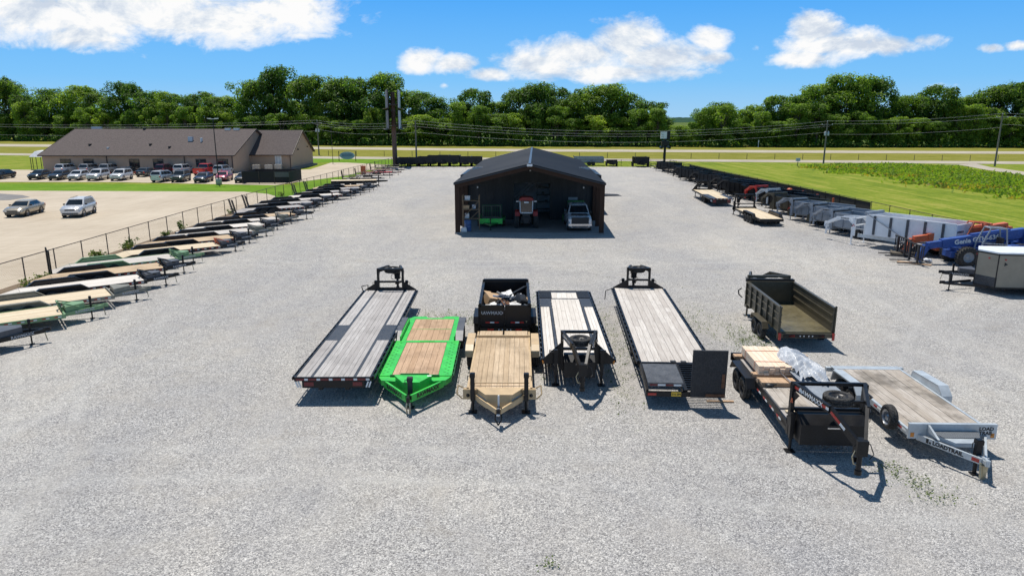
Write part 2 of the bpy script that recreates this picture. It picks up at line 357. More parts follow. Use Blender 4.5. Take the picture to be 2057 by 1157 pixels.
def leaf_quad(mb, p, n, s, rnd):
    n = n.normalized(); u = n.cross(Vector((rnd.uniform(-1,1), rnd.uniform(-1,1), rnd.uniform(-1,1)))).normalized(); w = n.cross(u)
    a = s*rnd.uniform(.7,1.2); c = s*rnd.uniform(.55,1.0)
    mb.add([p-u*a*.5, p+w*c*.5-u*a*.1, p+u*a*.5, p-w*c*.5+u*a*.1], [(0,1,2,3)])
def crown_meshes(seed, H, Rr, zlo, nblob, nleaf, leaf, shape='round'):
    rnd = random.Random(seed); lf = MB(); tk = MB()
    tk.tube((0,0,-.3), (rnd.uniform(-.3,.3), 0, H*.45), H*.022, H*.013, 8)
    cz = (H + zlo)/2; hz = (H - zlo)/2; ends = []
    lump = [(rnd.uniform(0, 6.28), rnd.uniform(.12,.32), rnd.choice((2,3,4,5))) for _ in range(3)]
    for i in range(nblob):
        th = rnd.uniform(0, 6.2832); cp = rnd.uniform(-1, 1); rr = rnd.uniform(.35, 1.0)**.6
        wob = .92 + .7*sum(a*math.sin(k*th + ph + cp*3) for ph, a, k in lump)
        sp = math.sqrt(1-cp*cp)
        if shape == 'tall': sp *= .75 + .25*(1-cp)
        if shape == 'spread': sp *= 1.1 + .2*cp
        c = Vector((math.cos(th)*sp*Rr*rr*wob, math.sin(th)*sp*Rr*rr*wob, cz + (cp if cp < .6 else .6+(cp-.6)*.45)*hz*rr*(1.05+.10*math.sin(3*th)) ))
        if c.z < zlo*.6: c.z = zlo*.6 + rnd.uniform(0,1)
        ends.append(c)
    zs = sorted(e.z for e in ends)
    for e in ends: e.z = min(e.z, zs[-9] + rnd.uniform(0, .9))
    for c in ends:
        br = rnd.uniform(.11,.21)*H*.62
        for j in range(nleaf):
            d = Vector((rnd.gauss(0,1), rnd.gauss(0,1), rnd.gauss(.25,1))).normalized()
            k = br*(rnd.uniform(.55,1.08)); p = c + Vector((d.x*k, d.y*k, d.z*k*.72))
            nn = d*.75 + Vector((rnd.uniform(-.7,.7), rnd.uniform(-.7,.7), rnd.uniform(.0,1.3)))
            leaf_quad(lf, p, nn, leaf*rnd.uniform(.7,1.35), rnd)
    for e in ends[::4]:
        s0 = Vector((0,0,H*rnd.uniform(.16,.42))); mid = s0.lerp(e, .5) + Vector((0,0,H*.04))
        tk.tube(s0, mid, H*.010, H*.006, 5); tk.tube(mid, e, H*.006, H*.002, 5)
    return lf, tk
PROTO = []
SPEC = [(20,7.0,3,62,150,.58,'round',0),(20,6.2,2,60,150,.56,'tall',1),(20,7.6,3.5,62,150,.60,'spread',0),(20,6.6,2,62,150,.56,'round',1),
        (20,5.6,2,54,150,.55,'tall',0),(20,7.2,3.5,58,135,.58,'spread',1),(20,6.8,1,62,150,.58,'round',2),(20,6.0,1,60,150,.56,'tall',2)]
for i, (H,Rr,zl,nb,nl,lf,sh,mi) in enumerate(SPEC):
    a, k = crown_meshes(100+i, H, Rr, zl, nb, nl, lf, sh)
    PROTO.append((a.mesh('crown', LEAF[mi]), k.mesh('trunk', BARK), mi))
def tree(pi, x, y, h, w, rot, label, group, name='broadleaf_tree', cat='tree'):
    t = thing(name, label, cat, x, y, 90, group); t.rotation_euler = (0, 0, rot); t.scale = (w/13.0, w/13.0, h/20.0)
    link('crown', PROTO[pi][0], t); link('trunk', PROTO[pi][1], t); return t
TL = [(-200,279),(0,283),(650,292),(1028,294),(1600,296),(2057,297),(2260,298)]
def lerp_tab(tab, x):
    for (a,b),(c,d) in zip(tab, tab[1:]):
        if x <= c: return b + (d-b)*(x-a)/(c-a)
    return tab[-1][1]
LAND = [(110,'left of the office'),(330,'above the left brown roof'),(520,'above the right brown roof'),(770,'left of the billboard'),
        (930,'right of the billboard'),(1150,'above the barn'),(1345,'left of the skyline gap'),(1560,'right of the skyline gap'),
        (1790,'behind the meadow pole'),(2000,'left of the leaning pole'),(9999,'at the far right')]
ORD = ['first','second','third','fourth','fifth','sixth','seventh','eighth','ninth','tenth','eleventh','twelfth','thirteenth','fourteenth','fifteenth',
       'sixteenth','seventeenth','eighteenth','nineteenth','twentieth','twenty-first','twenty-second','twenty-third','twenty-fourth','twenty-fifth','twenty-sixth']
def zone(px):
    for a, s in LAND:
        if px < a: return s
TONE = ['dark green', 'mid green', 'bright green']
BACK = [(-230,150),(-180,166),(-120,158),(-60,150),(0,152),(28,168),(62,186),(100,180),(140,186),(172,166),(205,184),(240,190),(268,170),(300,186),(335,188),(372,196),(405,184),(440,190),(470,196),(505,166),(530,160),(562,140),(598,158),(628,158),(655,176),(688,162),(715,166),(748,152),(782,150),(818,184),(852,180),(888,198),(925,206),(965,178),(1003,200),(1040,182),(1075,172),(1112,176),(1142,200),(1172,186),(1205,178),(1224,162),(1262,184),(1300,204),(1325,232),
        (1418,226),(1446,208),(1490,216),(1520,214),(1552,187),(1590,192),(1622,176),(1648,162),(1690,152),(1722,147),(1752,154),(1788,194),(1818,196),(1852,200),(1884,170),(1918,198),(1948,186),(1990,178),(2020,170),(2060,166),(2110,172),(2165,180),(2220,168),(2280,178),(2340,172)]
cnt = {}
for px, ty in BACK:
    d0 = at(px, lerp_tab(TL, px))[1]; d = d0 + RND.uniform(9, 15); x = (px-1028.5)*(d*math.cos(PITCH)+CAM_H*math.sin(PITCH))/FOC
    h = zat(ty, d)*1.13; z = zone(px); cnt[z] = cnt.get(z, 0) + 1
    pi = RND.choice([0,1,2,3,4,5,3,1,6]); w = min(max(h*.62, 9.5), 15)*RND.uniform(.9,1.15)
    tree(pi, x, d, h, w, RND.uniform(0,6.28), f'tall {TONE[PROTO[pi][2]]} skyline tree {z}, {ORD[cnt[z]-1]} from left', 'tall trees of the skyline')
cnt = {}
px = -240
while px < 2360:
    if px < 1330 or px > 1395:
        d0 = at(px, lerp_tab(TL, px))[1]; d = d0 + RND.uniform(1.5, 4.5); x = (px-1028.5)*(d*math.cos(PITCH)+CAM_H*math.sin(PITCH))/FOC
        h = zat(RND.uniform(196, 240), d); z = zone(px); cnt[z] = cnt.get(z, 0) + 1; pi = RND.choice([1,3,6,7,6,3,7])
        tree(pi, x, d, h, RND.uniform(8,11.5), RND.uniform(0,6.28), f'lower front {TONE[PROTO[pi][2]]} tree {z}, {ORD[cnt[z]-1]} from left', 'lower trees at the front of the woods')
    else:
        d0 = at(px, lerp_tab(TL, px))[1]; d = d0 + 3; x = (px-1028.5)*(d*math.cos(PITCH)+CAM_H*math.sin(PITCH))/FOC
        tree(6, x, d, zat(242 if px < 1362 else 246, d), 9.5, px, 'low bright green bushy tree below the skyline gap' if px < 1362 else 'small bright tree right of the skyline gap', 'lower trees at the front of the woods')
    px += RND.uniform(32, 46)
# the wood behind and the shrubs along its foot: masses nobody could count
wd = MB(); rnd = random.Random(5)
for i in range(18500):
    px = rnd.uniform(-280, 2420); d = at(px, lerp_tab(TL, px))[1] + rnd.uniform(14, 24)
    x = (px-1028.5)*d/FOC*1.0; gap = 1 if 1325 < px < 1405 else 0
    z = rnd.uniform(0, 4.5 if gap else 11.5)
    leaf_quad(wd, Vector((x, d, z)), Vector((rnd.gauss(0,1), -1, rnd.gauss(.3,.8))), 1.5, rnd)
tag(wd.build('woodland', LEAF[1]), 'dense dark wood filling in behind the front trees', 'woodland', kind='stuff')
ug = MB()
for i in range(1750):
    px = rnd.uniform(-280, 2420); d = at(px, lerp_tab(TL, px))[1] + rnd.uniform(-.5, 3.0); x = (px-1028.5)*d/FOC
    hh = rnd.uniform(.8, 3.6)
    for j in range(9):
        dd = Vector((rnd.gauss(0,1), rnd.gauss(0,1), rnd.gauss(.3,1))).normalized()
        leaf_quad(ug, Vector((x,d,hh*.5)) + Vector((dd.x*1.6, dd.y*1.2, dd.z*hh*.5)), dd + Vector((0,-.3,.4)), rnd.uniform(.5,.9), rnd)
tag(ug.build('undergrowth', LEAF[1]), 'leafy undergrowth along the foot of the woods', 'undergrowth', kind='stuff')
# tall meadow on the right
md = MB(); MPOLY = [at(1625,333),at(1700,349),at(1780,352),at(1860,372),at(1960,384),at(2057,398),at(2150,410),at(2150,372),at(2057,356),at(1960,346),at(1900,335),at(1780,330)]
def inside(p, poly):
    r = False; n = len(poly)
    for i in range(n):
        (x0,y0),(x1,y1) = poly[i], poly[i-1]
        if (y0 > p[1]) != (y1 > p[1]) and p[0] < (x1-x0)*(p[1]-y0)/(y1-y0)+x0: r = not r
    return r
k = 0
while k < 16000:
    x, y = rnd.uniform(52, 120), rnd.uniform(78, 160)
    if not inside((x+1.6*math.sin(y*.9)+rnd.gauss(0,1.6), y+1.5*math.sin(x*.6)+rnd.gauss(0,1.6)), MPOLY) or math.sin(x*.9+y*.35)+math.sin(y*.8-x*.2)+rnd.uniform(-1.2,2.4) < 0: continue
    k += 1; h = rnd.uniform(.15,.45); a = rnd.uniform(0,6.28); w = rnd.uniform(.12,.3); dx, dy = math.cos(a)*w, math.sin(a)*w
    lean = (rnd.uniform(-.5,.5), rnd.uniform(-.55,.3))
    sy = math.sin(x*.21+1)+math.sin(y*.33+x*.1)
    md.add([(x-dx,y-dy,0),(x+dx,y+dy,0),(x+lean[0]+dx*.3,y+lean[1]+dy*.3,h),(x+lean[0]-dx*.3,y+lean[1]-dy*.3,h)], [(0,1,2,3)], 1 if rnd.random() < (.45 if sy > 1.2 else .06) else 0)
tag(md.build('meadow_grass', [LEAF[4], LEAF[5]]), 'tall unmown meadow grass beyond the right lawn', 'tall grass', kind='stuff')
# sparse weeds in the gravel
gw = MB()
def weeds(n, cx, cy, rx, ry, s=.11, hh=.10):
    for i in range(n):
        x, y = rnd.gauss(cx, rx), rnd.gauss(cy, ry)
        for j in range(4):
            leaf_quad(gw, Vector((x+rnd.uniform(-s,s), y+rnd.uniform(-s,s), rnd.uniform(.012,hh))), Vector((rnd.gauss(0,.6), rnd.gauss(0,.6), 1)), rnd.uniform(.025,.07), rnd)
weeds(380, 1.0, 31.5, .35, 3.0); weeds(240, 4.3, 29, .35, 3.5); weeds(330, 10.3, 29, .45, 1.2); weeds(90, 10.9, 26.6, .6, .5); weeds(50, 10.55, 16.9, .25, .3); weeds(35, 10.9, 16.2, .35, .25); weeds(40, 10.3, 17.7, .3, .2)
weeds(300, -2.6, 32.4, 1.2, .8); weeds(250, 8.4, 32, 1.0, 2.0); weeds(60, 3.9, 24, .3, 1.6); weeds(12, .8, 13.4, .1, .1); weeds(30, 2, 40, 9, 5)
tag(gw.build('gravel_weeds', LEAF[3]), 'sparse low weeds growing through the gravel', 'weeds', kind='stuff')
# taller weed plants along the left fence, each a plant
def weed_plant(i, x, y, h):
    t = thing('weed_plant', f'leafy green weed at the foot of the left fence, {ORD[i]} from the camera', 'weed', x, y, 90, 'weeds along the left fence')
    lf, st = MB(), MB()
    for q in range(9):
        a = rnd.uniform(0,6.28); r = rnd.uniform(.1,.5); hh = h*rnd.uniform(.5,1); e = Vector((math.cos(a)*r, math.sin(a)*r, hh))
        st.tube((math.cos(a)*r*.4, math.sin(a)*r*.4, 0), e, .012, .006, 4)
        for j in range(14):
            f = rnd.uniform(.25,1.05); p = Vector((e.x*(.4+.6*f), e.y*(.4+.6*f), e.z*f)) + Vector((rnd.gauss(0,.09), rnd.gauss(0,.09), 0))
            leaf_quad(lf, p, Vector((rnd.gauss(0,1), rnd.gauss(0,1), .8)), rnd.uniform(.10,.2), rnd)
    lf.build('foliage', LEAF[3], t); st.build('stem', LEAF[3], t)
for i, (px, py, h) in enumerate([(80,578,.7),(105,565,.8),(160,520,1.0),(180,522,1.0),(232,502,.7),(252,498,1.2),(310,474,.6),(330,465,1.3),(455,430,.8),(556,396,1.0)]):
    x, y = at(px, py); weed_plant(i, max(min(x, -27.5), -28.3), y, h*.72)
# ------------------------------------------------------------------ component builders (local frame: +Y towards the hitch, origin under the rear)
CACHE = {}
def cached(key, fn):
    if key not in CACHE: CACHE[key] = fn()
    return CACHE[key]
def tyre_me(r, w):
    def f():
        b = MB(); p = [(r*.60,-w*.42),(r*.66,-w*.5),(r*.90,-w*.5),(r*.975,-w*.40),(r,-w*.3),(r,-w*.06),(r*.98,-w*.04),(r*.98,w*.04),(r,w*.06),(r,w*.3),(r*.975,w*.40),(r*.90,w*.5),(r*.66,w*.5),(r*.60,w*.42),(r*.60,-w*.42)]
        b.lathe(p, 'x', n=28); return b.mesh('tyre', RUBBER)
    return cached(('t', r, w), f)
def rim_me(r, w, m):
    def f():
        b = MB()
        for s in (-1, 1):
            b.lathe([(0,s*w*.34),(r*.13,s*w*.34),(r*.16,s*w*.22),(r*.40,s*w*.16),(r*.46,s*w*.22),(r*.56,s*w*.26),(r*.62,s*w*.47)], 'x', n=28)
            for k in range(8):
                a = k*math.pi/4; b.tube((s*w*.15, math.cos(a)*r*.27, math.sin(a)*r*.27), (s*w*.25, math.cos(a)*r*.27, math.sin(a)*r*.27), r*.035, n=5)
                b.rbox((s*w*.225, math.cos(a+.39)*r*.50, math.sin(a+.39)*r*.50), (w*.04, r*.09, r*.09), (a+.39,0,0), 1)
        return b.mesh('rim', [m, INK])
    return cached(('r', r, w, m.name), f)
def wheel(root, x, y, r=.37, w=.22, rim=None, z=None, flat=False, name='wheel'):
    o = link(name, tyre_me(r, w), root, (x, y, r-.012 if z is None else z), (0, math.pi/2, 0) if flat else None)
    link('rim', rim_me(r, w, rim or RIMBLK), o); return o
def lettering(text, parent, origin, xd, yd, size, m, align='CENTER', bold=.012, name='lettering', squash=1.0):
    cu = bpy.data.curves.new('lettering', 'FONT'); cu.body = text; cu.size = size; cu.align_x = align; cu.align_y = 'CENTER'
    cu.offset = bold*size*2; cu.extrude = .003; cu.resolution_u = 2
    two = text == 'RAWMAXX' and m is not INK
    if two:
        cu.materials.append(m); cu.materials.append(ORANGE)
        for i in (5, 6): cu.body_format[i].material_index = 1
    tmp = bpy.data.objects.new('tmp', cu); me = bpy.data.meshes.new_from_object(tmp); bpy.data.objects.remove(tmp); bpy.data.curves.remove(cu)
    me.materials.clear(); me.materials.append(m)
    if two: me.materials.append(ORANGE)
    o = link(name, me, parent); X = Vector(xd).normalized(); Y = Vector(yd).normalized(); Y = (Y - X*X.dot(Y)).normalized(); Z = X.cross(Y)
    M = Matrix((X*squash, Y, Z)).transposed().to_4x4(); M.translation = Vector(origin) + Z*.004; o.matrix_local = M; return o
def planks(b, x0, x1, y0, y1, z0, z1, n, gap=.009, mi=0, split=None, rnd=RND):
    w = (x1-x0)/n
    for i in range(n):
        a, c = x0+i*w+gap/2, x0+(i+1)*w-gap/2
        cuts = [y0] + sorted(rnd.uniform(y0+.2*(y1-y0), y1-.2*(y1-y0)) for _ in range(split or 0)) + [y1]
        for p, q in zip(cuts, cuts[1:]):
            dz = rnd.uniform(-.004, .004); b.box(a, c, p+.003, q-.003, z0, z1+dz, mi)
    return b
def jack(root, x, y, top=1.05, m=None, foot=.10, side=1, r=.045):
    b = MB(); b.box(x-r, x+r, y-r, y+r, .42, top, 0); b.tube((x,y,.03), (x,y,.45), r*.72, n=10); b.box(x-foot, x+foot, y-foot, y+foot, .012, .035)
    b.box(x-r*1.25, x+r*1.25, y-r*1.25, y+r*1.25, top-.14, top-.02); b.tube((x, y, top-.10), (x+side*.16, y, top-.10), .012); b.tube((x+side*.16, y, top-.10), (x+side*.16, y, top-.26), .012)
    return b.build('jack', m or BLACK, root)
def chain_me(pts): b = MB(); b.path(pts, .018, 5); return b
def tape(root, x, y0, y1, z, h=.05, n=6, side=1, name='reflector_strip'):
    b = MB(); L = (y1-y0)/n
    for i in range(n):
        p = y0 + i*L + L*.18; q = p + L*.30; b.box(x-.004, x+.004, p, q, z-h/2, z+h/2, 0); b.box(x-.004, x+.004, q+.003, q+L*.30, z-h/2, z+h/2, 1)
    return b.build(name, [LAMP, TAPE], root)
def coupler(root, y, z, m, x=0):
    b = MB(); b.box(x-.05, x+.05, y-.30, y+.05, z-.05, z+.05); b.tube((x, y+.08, z-.07), (x, y+.08, z+.09), .06, n=12); b.box(x-.03, x+.03, y-.15, y+.12, z+.05, z+.10)
    b.tube((x-.09, y-.05, z-.03), (x-.09, y-.05, z+.10), .02, n=6); return b.build('coupler', m, root)
def aframe(root, W, y, ln, z, m, h=.15, text=None, tcol=None, tsize=.17):
    b = MB(); hw = W*.38
    for s in (-1, 1): b.bar((s*hw, y-.25, z), (s*.05, y+ln, z), .06, h)
    b.box(-hw*.62, hw*.62, y+.28, y+.36, z-h/2+.005, z+h/2-.005)
    o = b.build('tongue', m, root)
    if text:
        for s in (-1, 1):
            p, q = Vector((s*hw, y-.25, z)), Vector((s*.05, y+ln, z)); d = (q-p).normalized(); nr = Vector((d.y, -d.x, 0)).normalized()*s
            lettering(text, o, p.lerp(q, .58) + nr*.031, Vector((0,0,1)).cross(nr), (0,0,1), tsize, tcol or GREYINK)
    return o
# ---- a low equipment trailer
def equip(name, label, m, deckm, L=6.0, W=2.06, ramp=None, box=True, text='RAWMAXX', loop=None, fm=None, group=None, dove=1.0, bracket=False):
    t = thing(name, label, 'trailer', 0, 0, 90, group); z = .64
    b = MB(); planks(b, -W/2+.02, W/2-.02, dove, L-.05, z-.05, z, 9); bx = MB()
    n = 9; w = (W-.04)/n
    for i in range(n):
        a, c = -W/2+.02+i*w+.004, -W/2+.02+(i+1)*w-.004
        b.add([(a,0,z-.30),(c,0,z-.30),(c,dove-.01,z-.05),(a,dove-.01,z-.05),(a,0,z-.25),(c,0,z-.25),(c,dove-.01,z),(a,dove-.01,z)], [(0,3,2,1),(4,5,6,7),(0,1,5,4),(1,2,6,5),(2,3,7,6),(3,0,4,7)])
    b.build('deck', deckm, t)
    f = MB()
    for s in (-1, 1):
        f.box(s*(W/2+.03)-.03, s*(W/2+.03)+.03, dove, L, z-.17, z+.015); f.bar((s*(W/2+.03),-.02,z-.36), (s*(W/2+.03),dove+.02,z-.08), .06, .17)
    f.box(-W/2-.06, W/2+.06, L, L+.07, z-.17, z+.02); f.box(-W/2, W/2, -.09, -.02, z-.44, z-.27)
    for k in range(7): f.box(-W/2, W/2, .9+k*.8, .96+k*.8, z-.17, z-.06)
    f.build('frame', m, t)
    yc = L*.40
    for s in (-1, 1):
        p = MB(); prof = [(yc-1.35,z-.02),(yc-.92,z+.27),(yc+.92,z+.27),(yc+1.35,z-.02),(yc+1.25,z-.06),(yc+.88,z+.21),(yc-.88,z+.21),(yc-1.25,z-.06)]
        a = s*(W/2+.065); p.prism(prof, 'x', min(a, a+s*.24), max(a, a+s*.24)); p.prism(prof[:4], 'x', min(a, a+s*.015), max(a, a+s*.015)); p.build('fender', fm or m, t)
        for dy in (-.43, .43): wheel(t, s*(W/2+.18), yc+dy, .36, .20)
    aframe(t, W, L, 1.75, z-.10, m, .17, text); coupler(t, L+1.82, z-.08, m); jack(t, 0, L+1.22, 1.12)
    if box:
        k = MB(); hw = W*.30; k.prism([(-hw, L+.14),(hw, L+.14),(.2, L+.95),(-.2, L+.95)], 'z', z-.02, z+.24); o = k.build('toolbox', GREYDK if m is BLACK else m, t)
    if loop:
        k = MB()
        for s in (-1, 1): k.bar((s*.34, L+.03, z), (s*.20, L-.12, z+.42), .09, .05)
        k.bar((-.22, L-.12, z+.42), (.22, L-.12, z+.42), .06, .06); k.bar((-.2, L-.12, z+.42), (-.45, L+.7, z+.14), .07, .05); k.bar((.2, L-.12, z+.42), (.45, L+.7, z+.14), .07, .05)
        k.build('winch_guard', loop, t)
    if ramp == 'up':
        for s in (-1, 1):
            k = MB(); c = s*W*.26
            k.rbox((c, -.22, 1.02), (.52, .06, 1.45), (rad(14),0,0))
            for q in range(6): k.rbox((c, -.27-.04*math.sin(0)+(-.34+q*.13)*-.25+.02, .45+q*.23), (.52,.05,.03), (rad(14),0,0))
            k.build('ramp', DULLBLACK, t)
    if ramp == 'post':
        for s in (-1, 1):
            k = MB()
            for q in range(4): k.box(s*.62-.19+q*.125, s*.62-.15+q*.125, -.14, -.07, .25, 1.85)
            for q in range(7): k.box(s*.62-.19, s*.62+.22, -.125, -.085, .35+q*.23, .39+q*.23)
            k.build('ramp', BLACK, t)
    for s in (-1, 1): tape(t, s*(W/2+.065), dove+2.9 if L > 6 else dove+2.6, L, z-.07)
    k = MB(); k.tube((.10, L+1.72, z-.15), (.12, L+1.78, .10), .02, n=5); k.build('chain', CHAIN, t)
    return t
# ---- a gooseneck hitch on any frame
def neck(root, y0, z0, W, m=None, nw=.6, ln=2.3, top=2.0, tip=1.28, ctop=1.40, spare=True, box=True, jx=.75, gus=.5, text=None, strips=False, tcol=None, rail=None, jtop=1.35):
    m = m or BLACK
    b = MB()
    for s in (-1, 1):
        b.bar((s*nw, y0+.05, z0-.35), (s*nw, y0+.05, top), .10, .20, up=(0,1,0))
        b.bar((s*nw, y0-.02, top-.08), (s*nw*.50, y0+ln*.62, top-.20), .09, .20); b.bar((s*nw*.50, y0+ln*.58, top-.19), (s*.10, y0+ln, tip), .09, .20)
        b.prism([(y0+.13, top-.55),(y0+.13, top-.2),(y0+.55, top-.2)], 'x', s*nw-.02, s*nw+.02)
    b.box(-nw-.05, nw+.05, y0-.05, y0+.06, top-.08, top+.01); b.box(-nw, nw, y0+.0, y0+.09, z0+.38, z0+.47); b.box(-nw*.72, nw*.72, y0+ln*.35-.04, y0+ln*.35+.04, top-.28, top-.2)
    b.box(-.14, .14, y0+ln-.14, y0+ln+.12, .98, 1.40); b.tube((0,y0+ln,.50), (0,y0+ln,1.0), .065, n=12); b.tube((0,y0+ln,.44), (0,y0+ln,.56), .09, n=12); b.box(-.1,.1,y0+ln-.24,y0+ln-.1,.72,.86)
    g = b.build('gooseneck', m, root)
    if gus:
        k = MB()
        for s in (-1, 1):
            pts = [(s*(nw-.04), z0-.16),(s*W/2, z0-.16),(s*W/2, z0+.03),(s*(nw+.06), z0+gus),(s*(nw-.04), z0+gus)]
            k.prism(pts, 'y', y0-.012, y0+.02)
        k.box(-nw+.03, nw-.03, y0-.012, y0+.018, z0-.16, z0+.14); k.build('front_bulkhead', m, root)
    if spare: wheel(root, 0, y0+ln*.30, .40, .24, RIMBLK, top-.2, True, 'spare_wheel')
    if box:
        k = MB(); k.prism([(y0+.10, z0-.45),(y0+.10, z0+.30),(y0+.34, z0+.30),(y0+.62, z0+.12),(y0+.62, z0-.45)], 'x', -nw+.06, nw-.06); bo = k.build('toolbox', m, root)
        k = MB(); k.box(-.14,.14,y0+.622,y0+.64,z0+.03,z0+.07); k.build('latch', CHROME, bo)
    if jx:
        for s in (-1, 1):
            jack(root, s*jx, y0+.22, jtop, m, .13, s, .06)
    k = MB(); k.path([(.1,y0+ln-.02,1.15),(.22,y0+ln+.06,.95),(.16,y0+ln+.05,.75),(.06,y0+ln,.7)], .016, 5); k.build('safety_chain', CHAIN, root)
    k = MB(); k.path([(-.1,y0+ln-.2,1.35),(-.3,y0+ln-.15,1.2),(-.34,y0+ln,1.0),(-.2,y0+ln+.1,.9)], .014, 5); k.build('cable', INK, root)
    for s in (-1, 1):
        p, q = Vector((s*nw, y0-.02, top-.08)), Vector((s*nw*.5, y0+ln*.62, top-.2)); p2, q2 = Vector((s*nw*.5, y0+ln*.58, top-.19)), Vector((s*.1, y0+ln, tip))
        if strips:
            k = MB()
            for (a, c, f0, f1, mi) in ((p,q,.06,.22,0),(p,q,.22,.31,1),(p,q,.80,.93,0),(p,q,.93,1.0,1),(p2,q2,.12,.45,0),(p2,q2,.45,.62,1)):
                d = (c-a).normalized(); nr = Vector((d.y, -d.x, 0)).normalized()*s*(1 if d.y > 0 else -1); u = a.lerp(c, f0)+nr*.046; v = a.lerp(c, f1)+nr*.046
                k.bar(u, v, .006, .075, mi)
            k.build('reflector_strip', [LAMP, TAPE], g)
        if text:
            d = (q-p).normalized(); nr = Vector((d.y, -d.x, 0)).normalized()*s*(1 if d.y > 0 else -1); mid = p.lerp(q, .54)+nr*.047
            xd = d if s > 0 else -d
            lettering(text, g, mid, xd, (0,0,1), .185 if strips else .16, tcol or GREYINK, bold=.008)
    return g
def undercarriage(root, ys, W, r=.39, dual=False, rim=None, inset=.18):
    for y in ys:
        b = MB(); b.tube((-W/2+inset, y, r), (W/2-inset, y, r), .06, n=8); b.build('axle', DULLBLACK, root)
        for s in (-1, 1):
            if dual: wheel(root, s*(W/2-inset-.24), y, r, .20, rim)
            wheel(root, s*(W/2-inset), y, r, .20 if dual else .23, rim)
def deckframe(root, W, y0, y1, z, m=None, pockets=True, h=.17, rail=True):
    m = m or BLACK; b = MB()
    for s in (-1, 1):
        b.box(s*(W/2-.03)-.03, s*(W/2-.03)+.03, y0, y1, z-h, z+.012)
        if pockets:
            k = int((y1-y0)/.6)
            for i in range(k+1):
                y = y0 + .12 + (y1-y0-.24)*i/k; b.box(min(s*W/2, s*(W/2+.06)), max(s*W/2, s*(W/2+.06)), y-.05, y+.05, z-.13, z+.005)
            b.box(s*(W/2+.075)-.014, s*(W/2+.075)+.014, y0, y1, z-.11, z-.005)
    for s in (-.45, .45): b.box(s-.07, s+.07, y0, y1, z-.46, z-.11)
    k = int((y1-y0)/.5)
    for i in range(k+1):
        y = y0+.03+(y1-y0-.06)*i/k; b.box(-W/2+.06, W/2-.06, y-.03, y+.03, z-.115, z-.06)
    return b.build('frame', m, root)
def rearbar(root, W, y, z, m=None, h=.34, plate=False):
    b = MB(); b.box(-W/2, W/2, y-.06, y, z-.12, z+.012); b.box(-W/2+.25, W/2-.25, y-.045, y-.005, z-h-.03, z-.13); o = b.build('rear_bumper', m or BLACK, root)
    k = MB()
    for i in range(6):
        x = -W/2+.06+i*(W-.12)/6; w = (W-.12)/6; k.box(x, x+w*.66, y-.068, y-.061, z-.10, z-.03, 0); k.box(x+w*.68, x+w*.97, y-.068, y-.061, z-.10, z-.03, 1)
    k.build('reflector_strip', [DKRED, TAPE], o)
    for s in (-1, 1):
        k = MB(); k.box(s*(W/2-.48)-.16, s*(W/2-.48)+.16, y-.062, y-.046, z-h+.04, z-.16); k.build('tail_light', DKRED, o)
        k = MB()
        for q in range(2): k.rbox((s*(W/2-.16)+q*.09*s, y-.03, z-.25), (.05,.03,.22), (0, s*.35, 0))
        k.build('marker', TAPE, o)
